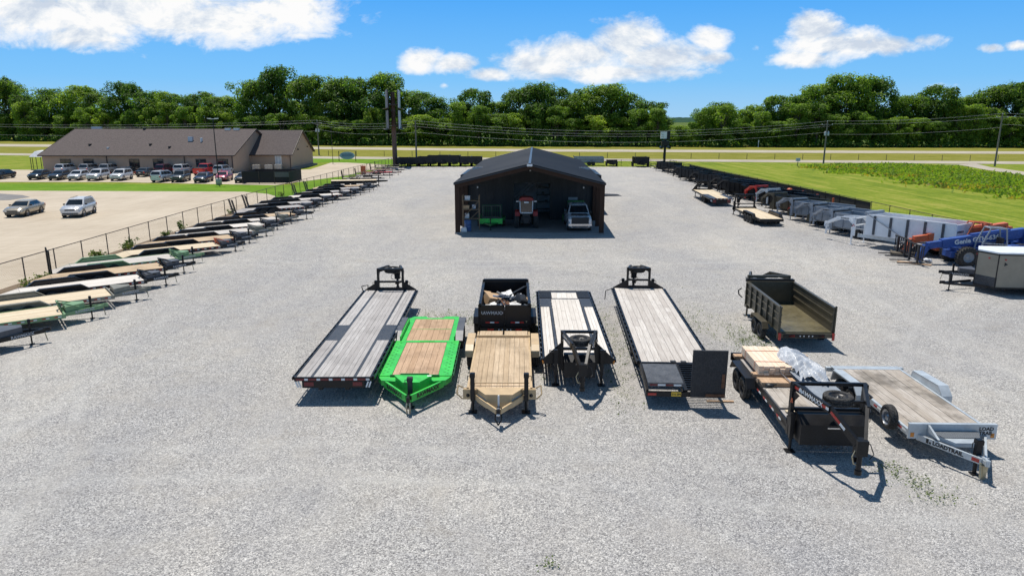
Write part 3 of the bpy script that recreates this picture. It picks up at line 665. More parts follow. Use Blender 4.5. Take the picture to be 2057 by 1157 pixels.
# ---- a dump trailer
def dump(name, label, m, L=4.3, W=2.1, zf=.72, h=.95, group=None, gate='doors', hitch='tongue', inner=None, wheels=2, ribs=6, text=None, tcol=None, fm=None, lines=True, roller=True, cat='trailer', rim=None, nm=None, hx=None, floor=None, nln=2.3, ngap=.28, gbox=True):
    t = thing(name, label, cat, 0, 0, 90, group); b = MB(); T = .05; f0, f1 = zf-.06, zf
    b.box(-W/2, W/2, 0, L, f0, f1, 1)
    for s in (-1, 1):
        a = s*W/2; b.box(min(a, a-s*T), max(a, a-s*T), 0, L, f1, f1+h)
        b.box(min(a+s*.05, a-s*T-s*.02), max(a+s*.05, a-s*T-s*.02), 0, L, f1+h, f1+h+.06)
        for i in range(ribs+1 if ribs else 0):
            y = .03 + (L-.06)*i/ribs; b.box(min(a, a+s*.07), max(a, a+s*.07), y-.03, y+.03, f0, f1+h)
        if lines:
            for q in (.40, .72):
                b.box(min(a, a+s*.035), max(a, a+s*.035), 0, L, f1+h*q-.03, f1+h*q+.03)
                b.box(min(a-s*T, a-s*(T+.03)), max(a-s*T, a-s*(T+.03)), .03, L-T, f1+h*q-.035, f1+h*q+.02)
    b.box(-W/2+T, W/2-T, L-T, L, f1, f1+h); b.box(-W/2, W/2, L-.04, L+.05, f1+h, f1+h+.07); b.box(-W/2, W/2, L, L+.05, f0, f1+h)
    b.build('box', [m, floor or inner or m], t)
    k = MB()
    for s in (-1, 1): k.box(s*.42-.05, s*.42+.05, -.05, L+.25, zf-.27, zf-.07)
    k.box(-W/2, W/2, -.10, 0, zf-.24, zf-.05); k.box(-.5, .5, L*.4, L*.4+.1, zf-.25, zf-.08); k.build('frame', m, t)
    yc = L*.42; sp = .84; n = wheels
    for s in (-1, 1):
        a = s*(W/2+.075); p = MB(); e = (n-1)*sp/2; zt = .84
        prof = [(yc-e-.52,zt-.26),(yc-e-.34,zt),(yc+e+.34,zt),(yc+e+.52,zt-.26),(yc+e+.49,zt-.28),(yc+e+.31,zt-.04),(yc-e-.31,zt-.04),(yc-e-.49,zt-.28)]
        p.prism(prof, 'x', min(a, a+s*.26), max(a, a+s*.26)); p.build('fender', fm or m, t)
        for i in range(n): wheel(t, s*(W/2+.20), yc-e+i*sp, .37, .22, rim)
    if gate == 'doors':
        for s in (-1, 1):
            k = MB(); x0, x1 = (0.008, W/2) if s > 0 else (-W/2, -.008); k.box(x0, x1, -.05, -.01, f1-.02, f1+h)
            for q in (0, 1): k.box(x0, x1, -.075, -.05, f1-.02+q*(h-.06), f1+.05+q*(h-.06))
            k.box(x0, x0+.06, -.075, -.05, f1, f1+h); k.box(x1-.06, x1, -.075, -.05, f1, f1+h)
            d = k.build('gate_door', nm or m, t)
            k = MB(); k.box((x0+x1)/2-.28, (x0+x1)/2+.28, -.062, -.051, f1+.13, f1+.19, 0); k.box((x0+x1)/2-.09, (x0+x1)/2+.09, -.068, -.062, f1+.13, f1+.19, 1); k.build('reflector_strip', [LAMP, TAPE], d)
            if text and s < 0: lettering(text, d, ((x0+x1)/2, -.056, f1+h*.62), (1,0,0), (0,0,1), .2, tcol or GREYINK)
    elif gate == 'swung':
        for s in (-1, 1):
            a = s*(W/2+.02); k = MB(); k.box(min(a, a+s*.05), max(a, a+s*.05), -.06, .03, f1-.3, f1+h+.12); k.build('gate_post', m, t)
    for s in (-1, 1): MB().box(s*.6-.13, s*.6+.13, -.112, -.102, zf-.20, zf-.11).build('tail_light', LAMP, t)
    for s in (-.25, -.1, .1, .25): MB().tube((s,-.115,zf-.155),(s,-.10,zf-.155),.03,n=8).build('marker', TAPE, t)
    if roller:
        k = MB(); k.box(-W/2, W/2, L+.05, L+.22, f1+h+.02, f1+h+.16); k.tube((-W/2-.05,L+.13,f1+h+.09),(W/2+.05,L+.13,f1+h+.09),.06,n=10); k.build('tarp_roller', BLACK, t)
    if hitch == 'tongue':
        aframe(t, W, L+.25, 1.3, zf-.18, m, .15); coupler(t, L+1.62, zf-.16, m); jack(t, 0, L+1.1, 1.15)
        k = MB(); k.box(-.36, .36, L+.32, L+.78, zf-.12, zf+.3); k.build('toolbox', m, t)
    else:
        neck(t, L+ngap, zf+.05, W, m, hx or .95, nln, 2.05, 1.28, 1.40, False, gbox, (hx or .95)-.08, 0, text if hitch == 'goose_text' else None, tcol=tcol)
    return t
# ---- a light utility trailer with pipe rails
def utility(name, label, m, L=4.2, W=1.95, deckm=None, group=None, gate=True, cat='trailer', railz=.42):
    t = thing(name, label, cat, 0, 0, 90, group); z = .55
    planks(MB(), -W/2+.03, W/2-.03, .03, L-.03, z-.045, z, 8).build('deck', deckm or WOODROT, t)
    b = MB()
    for s in (-1, 1):
        b.box(s*W/2-.035, s*W/2+.035, 0, L, z-.08, z+.02); b.tube((s*W/2,0,z+railz),(s*W/2,L,z+railz),.035,n=6)
        for i in range(5): b.bar((s*W/2, .04+(L-.08)*i/4, z), (s*W/2, .04+(L-.08)*i/4, z+railz), .05, .05)
    b.box(-W/2, W/2, 0, .05, z-.1, z-.03); b.box(-W/2, W/2, L-.05, L, z-.08, z+.02); b.tube((-W/2,L,z+railz),(W/2,L,z+railz),.035,n=6); b.build('frame', m, t)
    if gate:
        g = MB()
        for i in range(10): x = -W/2+.06+(W-.12)*i/9; g.bar((x,-.03,z-.05),(x,-.16,z+1.1),.03,.03)
        for q in (0,.5,1.0): g.bar((-W/2+.05,-.03-.12*q,z-.02+1.08*q),(W/2-.05,-.03-.12*q,z-.02+1.08*q),.035,.035)
        g.build('ramp_gate', m, t)
    yc = L*.42
    for s in (-1, 1):
        p = MB(); a = s*(W/2+.04); prof = [(yc-.85,.52),(yc-.66,.80),(yc+.66,.80),(yc+.85,.52),(yc+.82,.50),(yc+.63,.76),(yc-.63,.76),(yc-.82,.50)]
        p.prism(prof, 'x', min(a,a+s*.24), max(a,a+s*.24)); p.build('fender', m, t)
        for dy in (-.38,.38): wheel(t, s*(W/2+.16), yc+dy, .33, .2, RIMBLK)
    aframe(t, W, L, 1.25, z-.07, m, .10); coupler(t, L+1.3, z-.05, m); jack(t, 0, L+.95, 1.0)
    return t
# ------------------------------------------------------------------ cars
CARM = {}
def carpaint(n, col): 
    if n not in CARM: CARM[n] = paint('car_paint_'+n, col, .25, .25, .06, .6, dustamt=.015, coat=.6)
    return CARM[n]
def car(kind, label, colname, col, x, y, hd, group, cat=None):
    t = thing({'sedan':'sedan_car','suv':'suv_car','pickup':'pickup_truck','hatch':'hatchback_car'}[kind], label, cat or {'sedan':'car','suv':'car','pickup':'pickup truck','hatch':'car'}[kind], x, y, hd, group)
    m = carpaint(colname, col)
    P = {'sedan': dict(L=4.75,W=1.80,hood=.92,belt=.96,roof=1.44,wb=2.75,gb=(.55,3.45),gt=(1.25,2.55),r=.33,tail=1.0),
         'hatch': dict(L=4.2,W=1.76,hood=.95,belt=.98,roof=1.50,wb=2.6,gb=(.12,3.25),gt=(.5,2.4),r=.33,tail=1.0),
         'suv': dict(L=4.6,W=1.86,hood=1.08,belt=1.10,roof=1.70,wb=2.7,gb=(.10,3.45),gt=(.45,2.65),r=.36,tail=1.12),
         'pickup': dict(L=5.7,W=1.98,hood=1.18,belt=1.22,roof=1.88,wb=3.6,gb=(1.95,4.35),gt=(2.15,3.6),r=.41,tail=1.2)}[kind]
    L,W,r = P['L'],P['W'],P['r']; yf = L*.80 if kind != 'pickup' else L*.81; yr = yf-P['wb']
    def body():
        b = MB(); st = []
        ys = [0,.06,.25,yr-.42,yr,yr+.42,L*.5,yf-.42,yf,yf+.42,L-.25,L-.07,L]
        for y in ys:
            e = min(y, L-y); tp = 1 if e > .3 else (.86+.14*(e/.3)**.5)
            hz = P['tail'] if y < P['gb'][0]+.1 else P['belt']
            if y > P['gb'][1]: k = (y-P['gb'][1])/(L-P['gb'][1]); hz = P['belt'] + (P['hood']-.17-P['belt'])*k**1.6
            if e < .1: hz -= .10 if y > L/2 else .06
            lo = .26 if e > .2 else .34
            hw = W/2*tp
            st.append([(-hw*.86,y,lo),(-hw*.98,y,lo+.14),(-hw,y,lo+.38),(-hw*.97,y,hz-.10),(-hw*.90,y,hz),(-hw*.45,y,hz+.03),(hw*.45,y,hz+.03),(hw*.90,y,hz),(hw*.97,y,hz-.10),(hw,y,lo+.38),(hw*.98,y,lo+.14),(hw*.86,y,lo)])
        n = 12; vs = [p for s in st for p in s]
        b.add(vs, [(i*n+j,i*n+(j+1)%n,(i+1)*n+(j+1)%n,(i+1)*n+j) for i in range(len(ys)-1) for j in range(n)], 0, True)
        b.add([p for p in st[0]], [tuple(range(n))]); b.add([p for p in st[-1]], [tuple(range(n-1,-1,-1))])
        # cabin shell
        (b0,b1),(t0,t1) = P['gb'],P['gt']; zb,zt = P['belt']-.02,P['roof']; wb,wt = W*.46,W*.375
        ring = [[(-wb,b0,zb),(wb,b0,zb),(wb,b1,zb),(-wb,b1,zb)],[(-wt,t0-.06,zt-.07),(wt,t0-.06,zt-.07),(wt,t1+.10,zt-.07),(-wt,t1+.10,zt-.07)],[(-wt*.86,t0+.12,zt),(wt*.86,t0+.12,zt),(wt*.86,t1-.2,zt),(-wt*.86,t1-.2,zt)]]
        vs = [p for q in ring for p in q]
        b.add(vs, [(i*4+j,i*4+(j+1)%4,(i+1)*4+(j+1)%4,(i+1)*4+j) for i in range(2) for j in range(4)]+[(8,9,10,11)], 0, False)
        if kind == 'pickup':
            b.box(-W/2+.1,W/2-.1,.12,1.85,P['tail']-.02,P['tail']+.045,1)
        if kind == 'suv':
            for s in (-1,1): b.bar((s*wt*.92,t0+.1,zt+.04),(s*wt*.92,t1-.3,zt+.04),.04,.03,1)
        return b.mesh('body', [m, INK])
    o = link('body', cached(('cb',kind,colname), body), t)
    def glassm(which):
        b = MB(); (b0,b1),(t0,t1) = P['gb'],P['gt']; zb,zt = P['belt']+.03,P['roof']-.10; wb,wt = W*.46,W*.375
        def lerp(a,c,k): return tuple(p+(q-p)*k for p,q in zip(a,c))
        k0 = .10; k1 = .92
        if which == 'windshield':
            A,B_,C,D = (-wb,b1,P['belt']),(wb,b1,P['belt']),(wt,t1+.10,P['roof']-.07),(-wt,t1+.10,P['roof']-.07)
            off = (0,.012,.012)
        elif which == 'rear_window':
            A,B_,C,D = (wb,b0,P['belt']),(-wb,b0,P['belt']),(-wt,t0-.06,P['roof']-.07),(wt,t0-.06,P['roof']-.07); off = (0,-.012,.012)
        if which in ('windshield','rear_window'):
            def pt(u,v): return tuple(p+q for p,q in zip(lerp(lerp(A,B_,u),lerp(D,C,u),v), off))
            b.quad(pt(.05,k0),pt(.95,k0),pt(.93,k1),pt(.07,k1))
        else:
            s = 1 if which == 'r' else -1
            A,B_,C,D = (s*wb,b0,P['belt']),(s*wb,b1,P['belt']),(s*wt,t1+.10,P['roof']-.07),(s*wt,t0-.06,P['roof']-.07)
            def pt(u,v): q = lerp(lerp(A,B_,u),lerp(D,C,u),v); return (q[0]+s*.012,q[1],q[2]+.004)
            cuts = [.08,.30,.58,.93] if kind == 'suv' else ([.10,.50,.93] if kind != 'pickup' else [.1,.45,.92])
            for a,c in zip(cuts,cuts[1:]): b.quad(pt(a+.012,k0),pt(c-.012,k0),pt(c-.012-(.02 if c>.9 else 0),k1),pt(a+.012,k1))
        return b.mesh('window', GLASS)
    for w in ('windshield','rear_window'): link(w, cached((w,kind), lambda: glassm(w)), t)
    for w in ('l','r'): link('side_window', cached((w,kind), lambda: glassm(w)), t)
    for y in (yr,yf):
        for s in (-1,1):
            wheel(t, s*(W/2-.10), y, r, .22, RIMSIL)
    def arch():
        b = MB()
        for y in (yr,yf):
            for s in (-1,1): b.lathe([(0,s*(W/2-.03)),(r+.07,s*(W/2-.03)),(r+.09,s*(W/2+.004)),(r+.02,s*(W/2+.006)),(r+.0,s*(W/2-.02))],'x',(0,y,r),20)
        b.box(-W/2+.05,W/2-.05,.3,L-.3,.20,.30); return b.mesh('wheel_arch', INK)
    link('wheel_arch', cached(('arch',kind), arch), t)
    zl = P['hood']-.30
    for s in (-1,1):
        link('headlight', cached(('hl',kind,s), lambda: MB().rbox((s*(W/2-.22),L-.075,zl),(.36,.14,.13),(0,0,-s*.28)).mesh('headlight', CLEAR)), t)
        link('tail_light', cached(('tl',kind,s), lambda: MB().rbox((s*(W/2-.16),.035,P['tail']-.24),(.2,.09,.26),(0,0,s*.25)).mesh('tail_light', LAMP)), t)
        link('mirror', cached(('mi',kind,s), lambda: MB().rbox((s*(W/2+.06),P['gb'][1]-.35,P['belt']+.07),(.18,.12,.13)).mesh('mirror', INK)), t)
    link('grille', cached(('gr',kind), lambda: MB().box(-.45,.45,L-.03,L+.012,zl-.09,zl+.05).box(-.7,.7,L-.04,L+.008,.36,.48).mesh('grille', INK)), t)
    link('licence_plate', cached(('lp',kind), lambda: MB().box(-.17,.17,-.02,-.004,.62,.74).mesh('licence_plate', TAPE)), t)
    return t
# ------------------------------------------------------------------ the nine big trailers in the middle of the yard
def place(t, x, y, hd): t.location = (x, y, 0); t.rotation_euler = (0, 0, rad(hd-90)); return t
def stripdeck(t, W, y0, y1, z, cuts, solid, wm, mid=.72, sw=.10):
    """boards with two long steel strips and steel plates over the wheels"""
    b = MB(); k = MB(); xs = [(-W/2+.06,-mid-sw/2,3),(-mid+sw/2,mid-sw/2,8),(mid+sw/2,W/2-.06,3)]
    planks(b, xs[1][0], xs[1][1], y0, y1, z-.05, z, 8, split=1)
    for a, c, n in (xs[0], xs[2]):
        for p, q in cuts: planks(b, a, c, p, q, z-.05, z, n)
        for p, q in solid: k.box(a, c, p, q, z-.05, z-.001)
    for s in (-1, 1): k.box(s*mid-sw/2, s*mid+sw/2, y0, y1, z-.05, z-.001)
    b.build('deck', wm, t); k.build('steel_strip', PLATEBLK, t)
G = 'big trailers parked in the middle of the yard'
# 1 flatbed gooseneck, far left
t = thing('gooseneck_flatbed', 'long black gooseneck flatbed with grey boards and dark steel strips, left of the green trailer', 'trailer', 0,0,90, G)
W, L, z = 2.59, 12.4, .90
stripdeck(t, W, .02, L-.02, z, [(.02,4.05),(6.15,L-.02)], [(4.05,6.15)], WOODGREY)
deckframe(t, W, 0, L, z); rearbar(t, W, 0, z); undercarriage(t, [4.2,5.3], W, .40, True); neck(t, L, z, W, nw=.62, ln=2.3, top=2.0, jx=.78, box=False, gus=.42)
k = MB(); k.path([(-W/2-.02,L-.4,z),(-W/2-.10,L-.35,z+.28),(-W/2+.18,L-.15,z+.30),(-W/2+.16,L-.12,z)], .022); k.build('hand_rail', BLACK, t)
place(t, -6.0, 22.38, 90.6)

# 2 bright green tilt trailer
t = thing('tilt_trailer', 'bright green tilt trailer with brown wooden deck', 'trailer', 0,0,90, G)
L, z = 7.9, .66
b = MB(); planks(b, -.86, .86, .50, 2.02, z-.05, z, 7); planks(b, -.86, .86, 2.05, 3.62, z-.05, z, 7); b.build('rear_deck', WOODBROWN, t)
b = MB(); planks(b, -.80, .80, 3.86, 7.62, z-.05, z, 7); b.build('front_deck', WOODBROWN, t)
f = MB()
f.prism([(-1.22,.95),(-1.14,.36),(-.98,.06),(-.42,.06),(-.34,.30),(.34,.30),(.42,.06),(.98,.06),(1.14,.36),(1.22,.95),(.87,.95),(.87,.49),(-.87,.49),(-.87,.95)], 'z', z-.12, z+.005)
for s in (-1, 1):
    a = s*1.04; f.box(min(s*.87,s*1.06), max(s*.87,s*1.06), .95, 3.64, z-.12, z+.005); f.box(min(s*1.06,s*1.10), max(s*1.06,s*1.10), .95, 3.64, z-.18, z+.18)
    f.box(min(s*.81,s*1.27), max(s*.81,s*1.27), 3.64, 7.60, z-.13, z+.005)
f.box(-1.27, 1.27, 3.63, 3.85, z-.10, z+.012); f.box(-.87,.87,2.02,2.05,z-.06,z+.006); f.box(-.3,.3,3.70,3.78,z+.013,z+.03)
f.prism([(-1.27,7.6),(1.27,7.6),(1.1,8.0),(.30,8.15),(-.30,8.15),(-1.1,8.0)], 'z', z-.20, z-.02); f.build('frame', GREEN, t)
k = MB()
for s in (-1, 1):
    for i in range(22):
        y = 3.95+i*.165; k.rbox((s*(1.0+.12*(i%2)), y, z+.009), (.07,.02,.008), (0,0,.5*s))
    for i in range(8): k.box(min(s*1.27,s*1.32), max(s*1.27,s*1.32), 3.8+i*.5, 3.86+i*.5, z-.10, z-.02)
    k.box(s*1.325-.008, s*1.325+.008, 3.75, 7.45, z-.09, z-.04)
k.build('traction_tread', GREENDK, t)
for s in (-1, 1):
    p = MB(); prof = [(.75,.64),(1.02,.90),(3.0,.90),(3.62,.66),(3.58,.62),(2.98,.86),(1.05,.86),(.8,.6)]; a = s*1.11
    p.prism(prof, 'x', min(a,a+s*.30), max(a,a+s*.30)); p.build('fender', GREYDK, t)
    p = MB(); p.prism([(.75,.60),(1.02,.88),(3.0,.88),(3.62,.64),(3.6,.45),(.75,.45)], 'x', min(s*1.102,s*1.108), max(s*1.102,s*1.108)); p.build('fender_plate', GREEN, t)
    for y in (1.62, 2.48): wheel(t, s*1.26, y, .37, .23)
b = MB()
for s in (-1, 1): b.bar((s*1.0, 7.95, .50), (s*.07, 9.28, .50), .07, .24)
o = b.build('tongue', GREEN, t)
for s in (-1, 1):
    p, q = Vector((s*1.0,7.95,.50)), Vector((s*.07,9.28,.50)); d = (q-p).normalized(); nr = Vector((d.y,-d.x,0))*s
    lettering('RAWMAXX', o, p.lerp(q,.5)+nr*.036, Vector((0,0,1)).cross(nr), (0,0,1), .215, INK, bold=.02)
b = MB(); b.prism([(-.62,7.98),(.62,7.98),(.26,8.62),(-.26,8.62)], 'z', .40, .80); b.prism([(-.66,7.96),(.66,7.96),(.28,8.66),(-.28,8.66)],'z',.80,.82); b.build('toolbox', GREEN, t)
b = MB(); b.box(-.85,.85,7.62,7.68,z-.02,z+.05); b.box(-.5,.5,7.60,7.66,z+.05,z+.09); b.build('deck_stop', GREENDK, t)
jack(t, .0, 8.86, 1.08, DULLBLACK, .12, 1, .075); coupler(t, 9.36, .50, BLACK)
k = MB(); k.path([(-.05,9.42,.42),(-.07,9.5,.25),(-.05,9.5,.06)], .03); k.path([(.04,9.42,.42),(.05,9.5,.25),(.03,9.47,.06)], .026); k.build('safety_chain', CHAIN, t)
k = MB(); k.rbox((-.55,8.06,.822),(.14,.10,.006)); k.build('sticker', TAPE, t)
place(t, -3.42, 30.75, -89.6)

# 3 tan tilt trailer
t = thing('tilt_trailer', 'tan trailer with pale wooden deck, two black jacks and tan fenders', 'trailer', 0,0,90, G)
L, z, W = 6.4, .76, 2.14
b = MB(); planks(b, -W/2+.06, W/2-.06, .86, L-.10, z-.05, z, 11); b.build('deck', WOODTAN, t)
b = MB(); planks(b, -.98, -.03, .0, .74, z-.04, z+.03, 2); b.build('ramp', WOODTAN, t); b = MB(); planks(b, .03, .98, .0, .74, z-.04, z+.03, 2); b.build('ramp', WOODTAN, t)
f = MB()
for s in (-1, 1): f.box(s*(W/2-.03)-.035, s*(W/2-.03)+.035, .02, L, z-.18, z+.012)
f.box(-W/2, W/2, .76, .84, z-.14, z+.02); f.tube((-W/2,.80,z+.07),(W/2,.80,z+.07),.03); f.box(-W/2-.10, W/2+.10, L-.08, L+.0, z-.16, z+.012); f.tube((-W/2+.1,L-.3,z+.10),(W/2-.1,L-.3,z+.10),.022); f.box(-W/2-.12, W/2+.12, L, L+.06, z-.34, z-.0)
f.build('frame', TAN, t)
for s in (-1, 1):
    p = MB(); a = s*(W/2+.03); y0, y1 = .62, 2.62
    p.prism([(y0,.72),(y0+.25,.96),(y1-.3,.96),(y1,.80),(y1+.02,.55),(y1-.03,.55),(y1-.06,.78),(y1-.32,.91),(y0+.27,.91),(y0+.04,.68)], 'x', min(a,a+s*.30), max(a,a+s*.30)); p.build('fender', TAN, t)
    for y in (1.2, 2.06): wheel(t, s*(W/2+.18), y, .37, .23)
    jack(t, s*(W/2-.20), L+.14, 1.36, BLACK, .14, s, .07)
    k = MB(); k.path([(s*(W/2+.12),L-.1,z),(s*(W/2+.28),L+.0,z+.12),(s*(W/2+.30),L+.2,z-.1),(s*(W/2+.14),L+.1,z-.3)], .025); k.build('corner_hook', TAN, t)
    k = MB(); k.lathe([(0,0),(.06,0),(.06,.01),(0,.012)],'y',(s*(W/2-.04),L+.06,z-.2),12); k.build('marker', INK, t)
b = MB(); b.prism([(-.74,L+.08),(.74,L+.08),(.40,L+.62),(-.40,L+.62)], 'z', .34, .80); b.prism([(-.78,L+.06),(.78,L+.06),(.43,L+.66),(-.43,L+.66)], 'z', .80, .825)
o = b.build('toolbox', TAN, t)
for s in (-1, 1):
    p, q = Vector((s*.74,L+.08,.6)), Vector((s*.40,L+.62,.6)); d = (q-p).normalized(); nr = Vector((d.y,-d.x,0))*s
    lettering('RAWMAXX', o, p.lerp(q,.5)+nr*.003, Vector((0,0,1)).cross(nr), (0,0,1), .12, GREYINK)
b = MB()
for s in (-1, 1): b.bar((s*.84,L+.02,.52),(s*.06,L+1.28,.52),.06,.16)
b.build('tongue', TAN, t); coupler(t, L+1.30, .54, BLACK)
k = MB(); k.tube((0,L+1.02,.58),(0,L+1.02,.95),.03); k.tube((0,L+1.28,.62),(0,L+1.42,.44),.055,n=8); k.build('surge_cylinder', TAPE, t)
k = MB(); k.path([(-.08,L+1.2,.5),(-.1,L+1.4,.3),(0,L+1.44,.14),(.1,L+1.4,.3),(.08,L+1.2,.5)], .022); k.build('safety_chain', BLACK, t)
place(t, -.34, 28.05, -90.6)

# 4 black dump trailer full of scrap
t = dump('dump_trailer', 'black dump trailer heaped with scrap, parked behind the tan trailer', BLACK, 4.15, 2.12, .72, .92, G, text='RAWMAXX', tcol=GREYINK, rim=RIMBLK); t['label'] = 'black dump trailer heaped with scrap, parked behind the tan trailer'
place(t, -.31, 29.05, 90)
def onto(t0, name, label, cat, loc, rot, builder, mats, group=None):
    o = builder.build(name, mats); M = Matrix.Translation((*t0.location,)) @ t0.rotation_euler.to_matrix().to_4x4(); 
    from mathutils import Euler
    o.matrix_world = M @ Matrix.Translation(loc) @ Euler(rot).to_matrix().to_4x4(); return tag(o, label, cat, group)
SG = 'scrap in the black dump trailer'
CARD = plain('cardboard', (.55,.36,.20), .8); FOAM = plain('white_board', (.74,.72,.70), .6); PALEB = plain('pale_sheet_metal', (.42,.46,.52), .35, .4)
onto(t, 'steel_beam', 'long black steel channel leaning out over the dump trailer side', 'beam', (.30,2.05,1.58), (.10,-.12,.98), MB().box(-1.15,1.15,-.09,.09,-.02,.02).box(-1.15,1.15,-.09,-.06,.02,.09), BLACK, SG)
onto(t, 'cardboard_box', 'brown cardboard box at the left of the scrap heap', 'box', (-.55,1.75,1.42), (.3,.25,.5), MB().box(-.35,.35,-.28,.28,-.2,.2).box(-.36,-.02,.2,.42,.17,.185), CARD, SG)
onto(t, 'equipment_cabinet', 'dark square metal cabinet tipped over in the scrap', 'cabinet', (.68,1.35,1.42), (.45,.35,.5), MB().box(-.2,.2,-.27,.27,-.25,.25).box(-.17,.17,-.24,.24,.25,.262), [DULLBLACK], SG)
for i, (x,y,z,rx,ry,rz,sx,sy,mm,lb) in enumerate([(-.35,1.0,1.14,.25,-.2,.4,.9,.55,FOAM,'white panel flat at the near left of the scrap heap'),(.1,1.5,1.36,-.2,.35,1.0,1.0,.42,PALEB,'pale metal sheet in the middle of the scrap heap'),(.25,.75,1.18,.3,.1,-.3,.8,.5,FOAM,'white panel at the near right of the scrap heap'),(-.1,1.95,1.30,.4,-.3,.2,.9,.5,FOAM,'white panel at the back of the scrap heap'),(-.7,.65,1.05,.1,.5,.8,.5,.4,RUST,'rusty plate at the near left corner of the scrap heap'),(.05,.9,1.3,.6,.2,.7,.45,.3,RUST,'small rusty plate on top of the scrap heap'),(.45,1.75,1.2,.3,-.4,.3,.8,.5,PALEB,'pale metal sheet below the leaning beam')]):
    k = MB(); n = 4
    for a in range(n): k.rbox((-sx/2+sx*(a+.5)/n, 0, .03*math.sin(a*1.9+i)), (sx/n+.01, sy, .018), (0,.25*math.cos(a*1.7+i),0))
    onto(t, 'scrap_sheet', lb, 'scrap', (x,y,z+.22), (rx,ry,rz), k, mm, SG)
for i, (x,y,z,rz,l,lb) in enumerate([(-.2,1.3,1.45,.9,1.0,'grey bent bracket arm lying across the scrap heap'),(-.05,1.45,1.47,-.6,.8,'thin dark bar standing out of the scrap heap')]):
    onto(t, 'scrap_bar', lb, 'scrap', (x,y,z+.2), (.25,.3,rz), MB().box(-l/2,l/2,-.045,.045,-.03,.03).box(l/2-.05,l/2,-.045,.045,-.25,-.03), PALEB if i == 0 else GREYDK, SG)
k = MB(); rr = random.Random(3)
for i in range(46): k.rbox((rr.uniform(-.95,.95), rr.uniform(.15,2.5), rr.uniform(.80,1.30)), (rr.uniform(.2,.7),rr.uniform(.15,.5),rr.uniform(.03,.2)), (rr.uniform(-.5,.5),rr.uniform(-.5,.5),rr.uniform(0,3)), rr.choice((0,0,1,2,3)))
tag(onto(t, 'scrap_pile', 'jumbled offcuts and rubbish filling the bottom of the black dump trailer', 'scrap', (0,0,0), (0,0,0), k, [GREYDK, PALEB, RUST, CARD]), kind='stuff')

# 5 black gooseneck deckover, hitch towards the viewer
t = thing('gooseneck_flatbed', 'black gooseneck deckover with white boards, hitch and spare wheel facing the camera', 'trailer', 0,0,90, G)
W, L, z = 2.55, 10.4, .90
b = MB(); k = MB()
planks(b, -.62, .62, .30, 1.45, z-.05, z, 5); planks(b, -.66, .66, 1.62, L-.02, z-.05, z, 7, split=1)
for s in (-1, 1):
    planks(b, min(s*.80,s*1.2), max(s*.80,s*1.2), 3.05, L-.02, z-.05, z, 3)
    k.box(min(s*.68,s*.78), max(s*.68,s*.78), 1.6, L-.02, z-.05, z-.001); k.box(min(s*.70,s*1.2), max(s*.70,s*1.2), 1.55, 3.03, z-.05, z+.004)
    for i in range(9): k.box(min(s*.66,s*1.2), max(s*.66,s*1.2), .10+i*.155, .17+i*.155, z-.02, z+.035)
    k.box(min(s*.64,s*1.2), max(s*.64,s*1.2), .05, 1.5, z-.06, z-.015)
k.box(-.64,.64,.05,.28,z-.05,z-.001); k.box(-1.2,1.2,1.47,1.6,z-.05,z+.003)
b.build('deck', WOODWHITE, t); k.build('steel_strip', PLATEBLK, t)
deckframe(t, W, 0, L, z); rearbar(t, W, 0, z); undercarriage(t, [2.6,3.6], W, .40, True); neck(t, L, z, W, nw=.60, ln=1.85, top=1.98, jx=.82, gus=.62, text='RAWMAXX', tcol=GREYINK, box=True)
for s in (-1, 1):
    k = MB(); k.path([(s*1.02,L-.45,z),(s*1.02,L-.4,z+.22),(s*.9,L-.15,z+.24),(s*.9,L-.1,z)], .018); k.build('hand_rail', BLACK, t)
    k = MB(); k.box(s*1.27-.03,s*1.27+.03,L-.02,L+.03,z-.16,z-.05); k.build('marker_light', AMBER, t)
place(t, 2.57, 34.54, -91)

# 6 pale wooden gooseneck with ramps, rear towards the viewer
t = thing('gooseneck_flatbed', 'long black gooseneck flatbed with sunbleached deck and one ramp standing up', 'trailer', 0,0,90, G)
W, z, D = 2.56, .90, 1.9; L = D+11.35
b = MB(); planks(b, -W/2+.07, W/2-.07, D, L-.02, z-.05, z, 10, .012, split=2); b.build('deck', WOODPALE, t)
k = MB(); k.box(-.18,.02,D-.02,D+.16,z+.001,z+.012); k.box(.18,.38,D-.03,D+.12,z+.001,z+.014); k.build('deck_patch', DULLBLACK, t)
deckframe(t, W, D, L, z); undercarriage(t, [4.2,5.35], W, .40, True); neck(t, L, z, W, nw=.55, ln=2.1, top=1.95, jx=.76, box=False, gus=.42)
k = MB(); k.path([(-W/2-.02,L-.1,z),(-W/2-.38,L-.15,z-.12),(-W/2-.42,L-.3,z-.55)], .022); k.build('cable', INK, t)
f = MB()
for s in (-1, -.02, .04, 1):
    f.bar((s*(W/2-.05), D+.02, z-.10), (s*(W/2-.05), -.02, .52), .08, .18)
for i in range(12):
    y = .08+i*.15; f.box(.03, W/2-.08, y, y+.045, .56+.33*y/D-.02, .56+.33*y/D+.03)
f.box(-W/2, W/2, -.08, 0, .38, .54); f.box(-W/2, W/2, D-.08, D-.005, z-.12, z-.01); f.build('dovetail', BLACK, t)
k = MB(); k.rbox((-W/4, .78, .86), (1.16, 1.62, .06), (rad(3),0,0)); k.rbox((-W/4,-.04,.78),(1.16,.05,.10)); o = k.build('lowered_ramp', STEEL, t); o['label'] = 'ramp lying flat over the left of the dovetail'
k = MB()
for i, mi in enumerate((0,1,0,1)): k.box(-W/4-.52+i*.26, -W/4-.52+i*.26+.25, -.072, -.066, .75, .81, mi)
k.build('reflector_strip', [DKRED, TAPE], o)
k = MB(); k.rbox((.72, -.16, 1.22), (1.12, .07, 1.64), (rad(2),0,0))
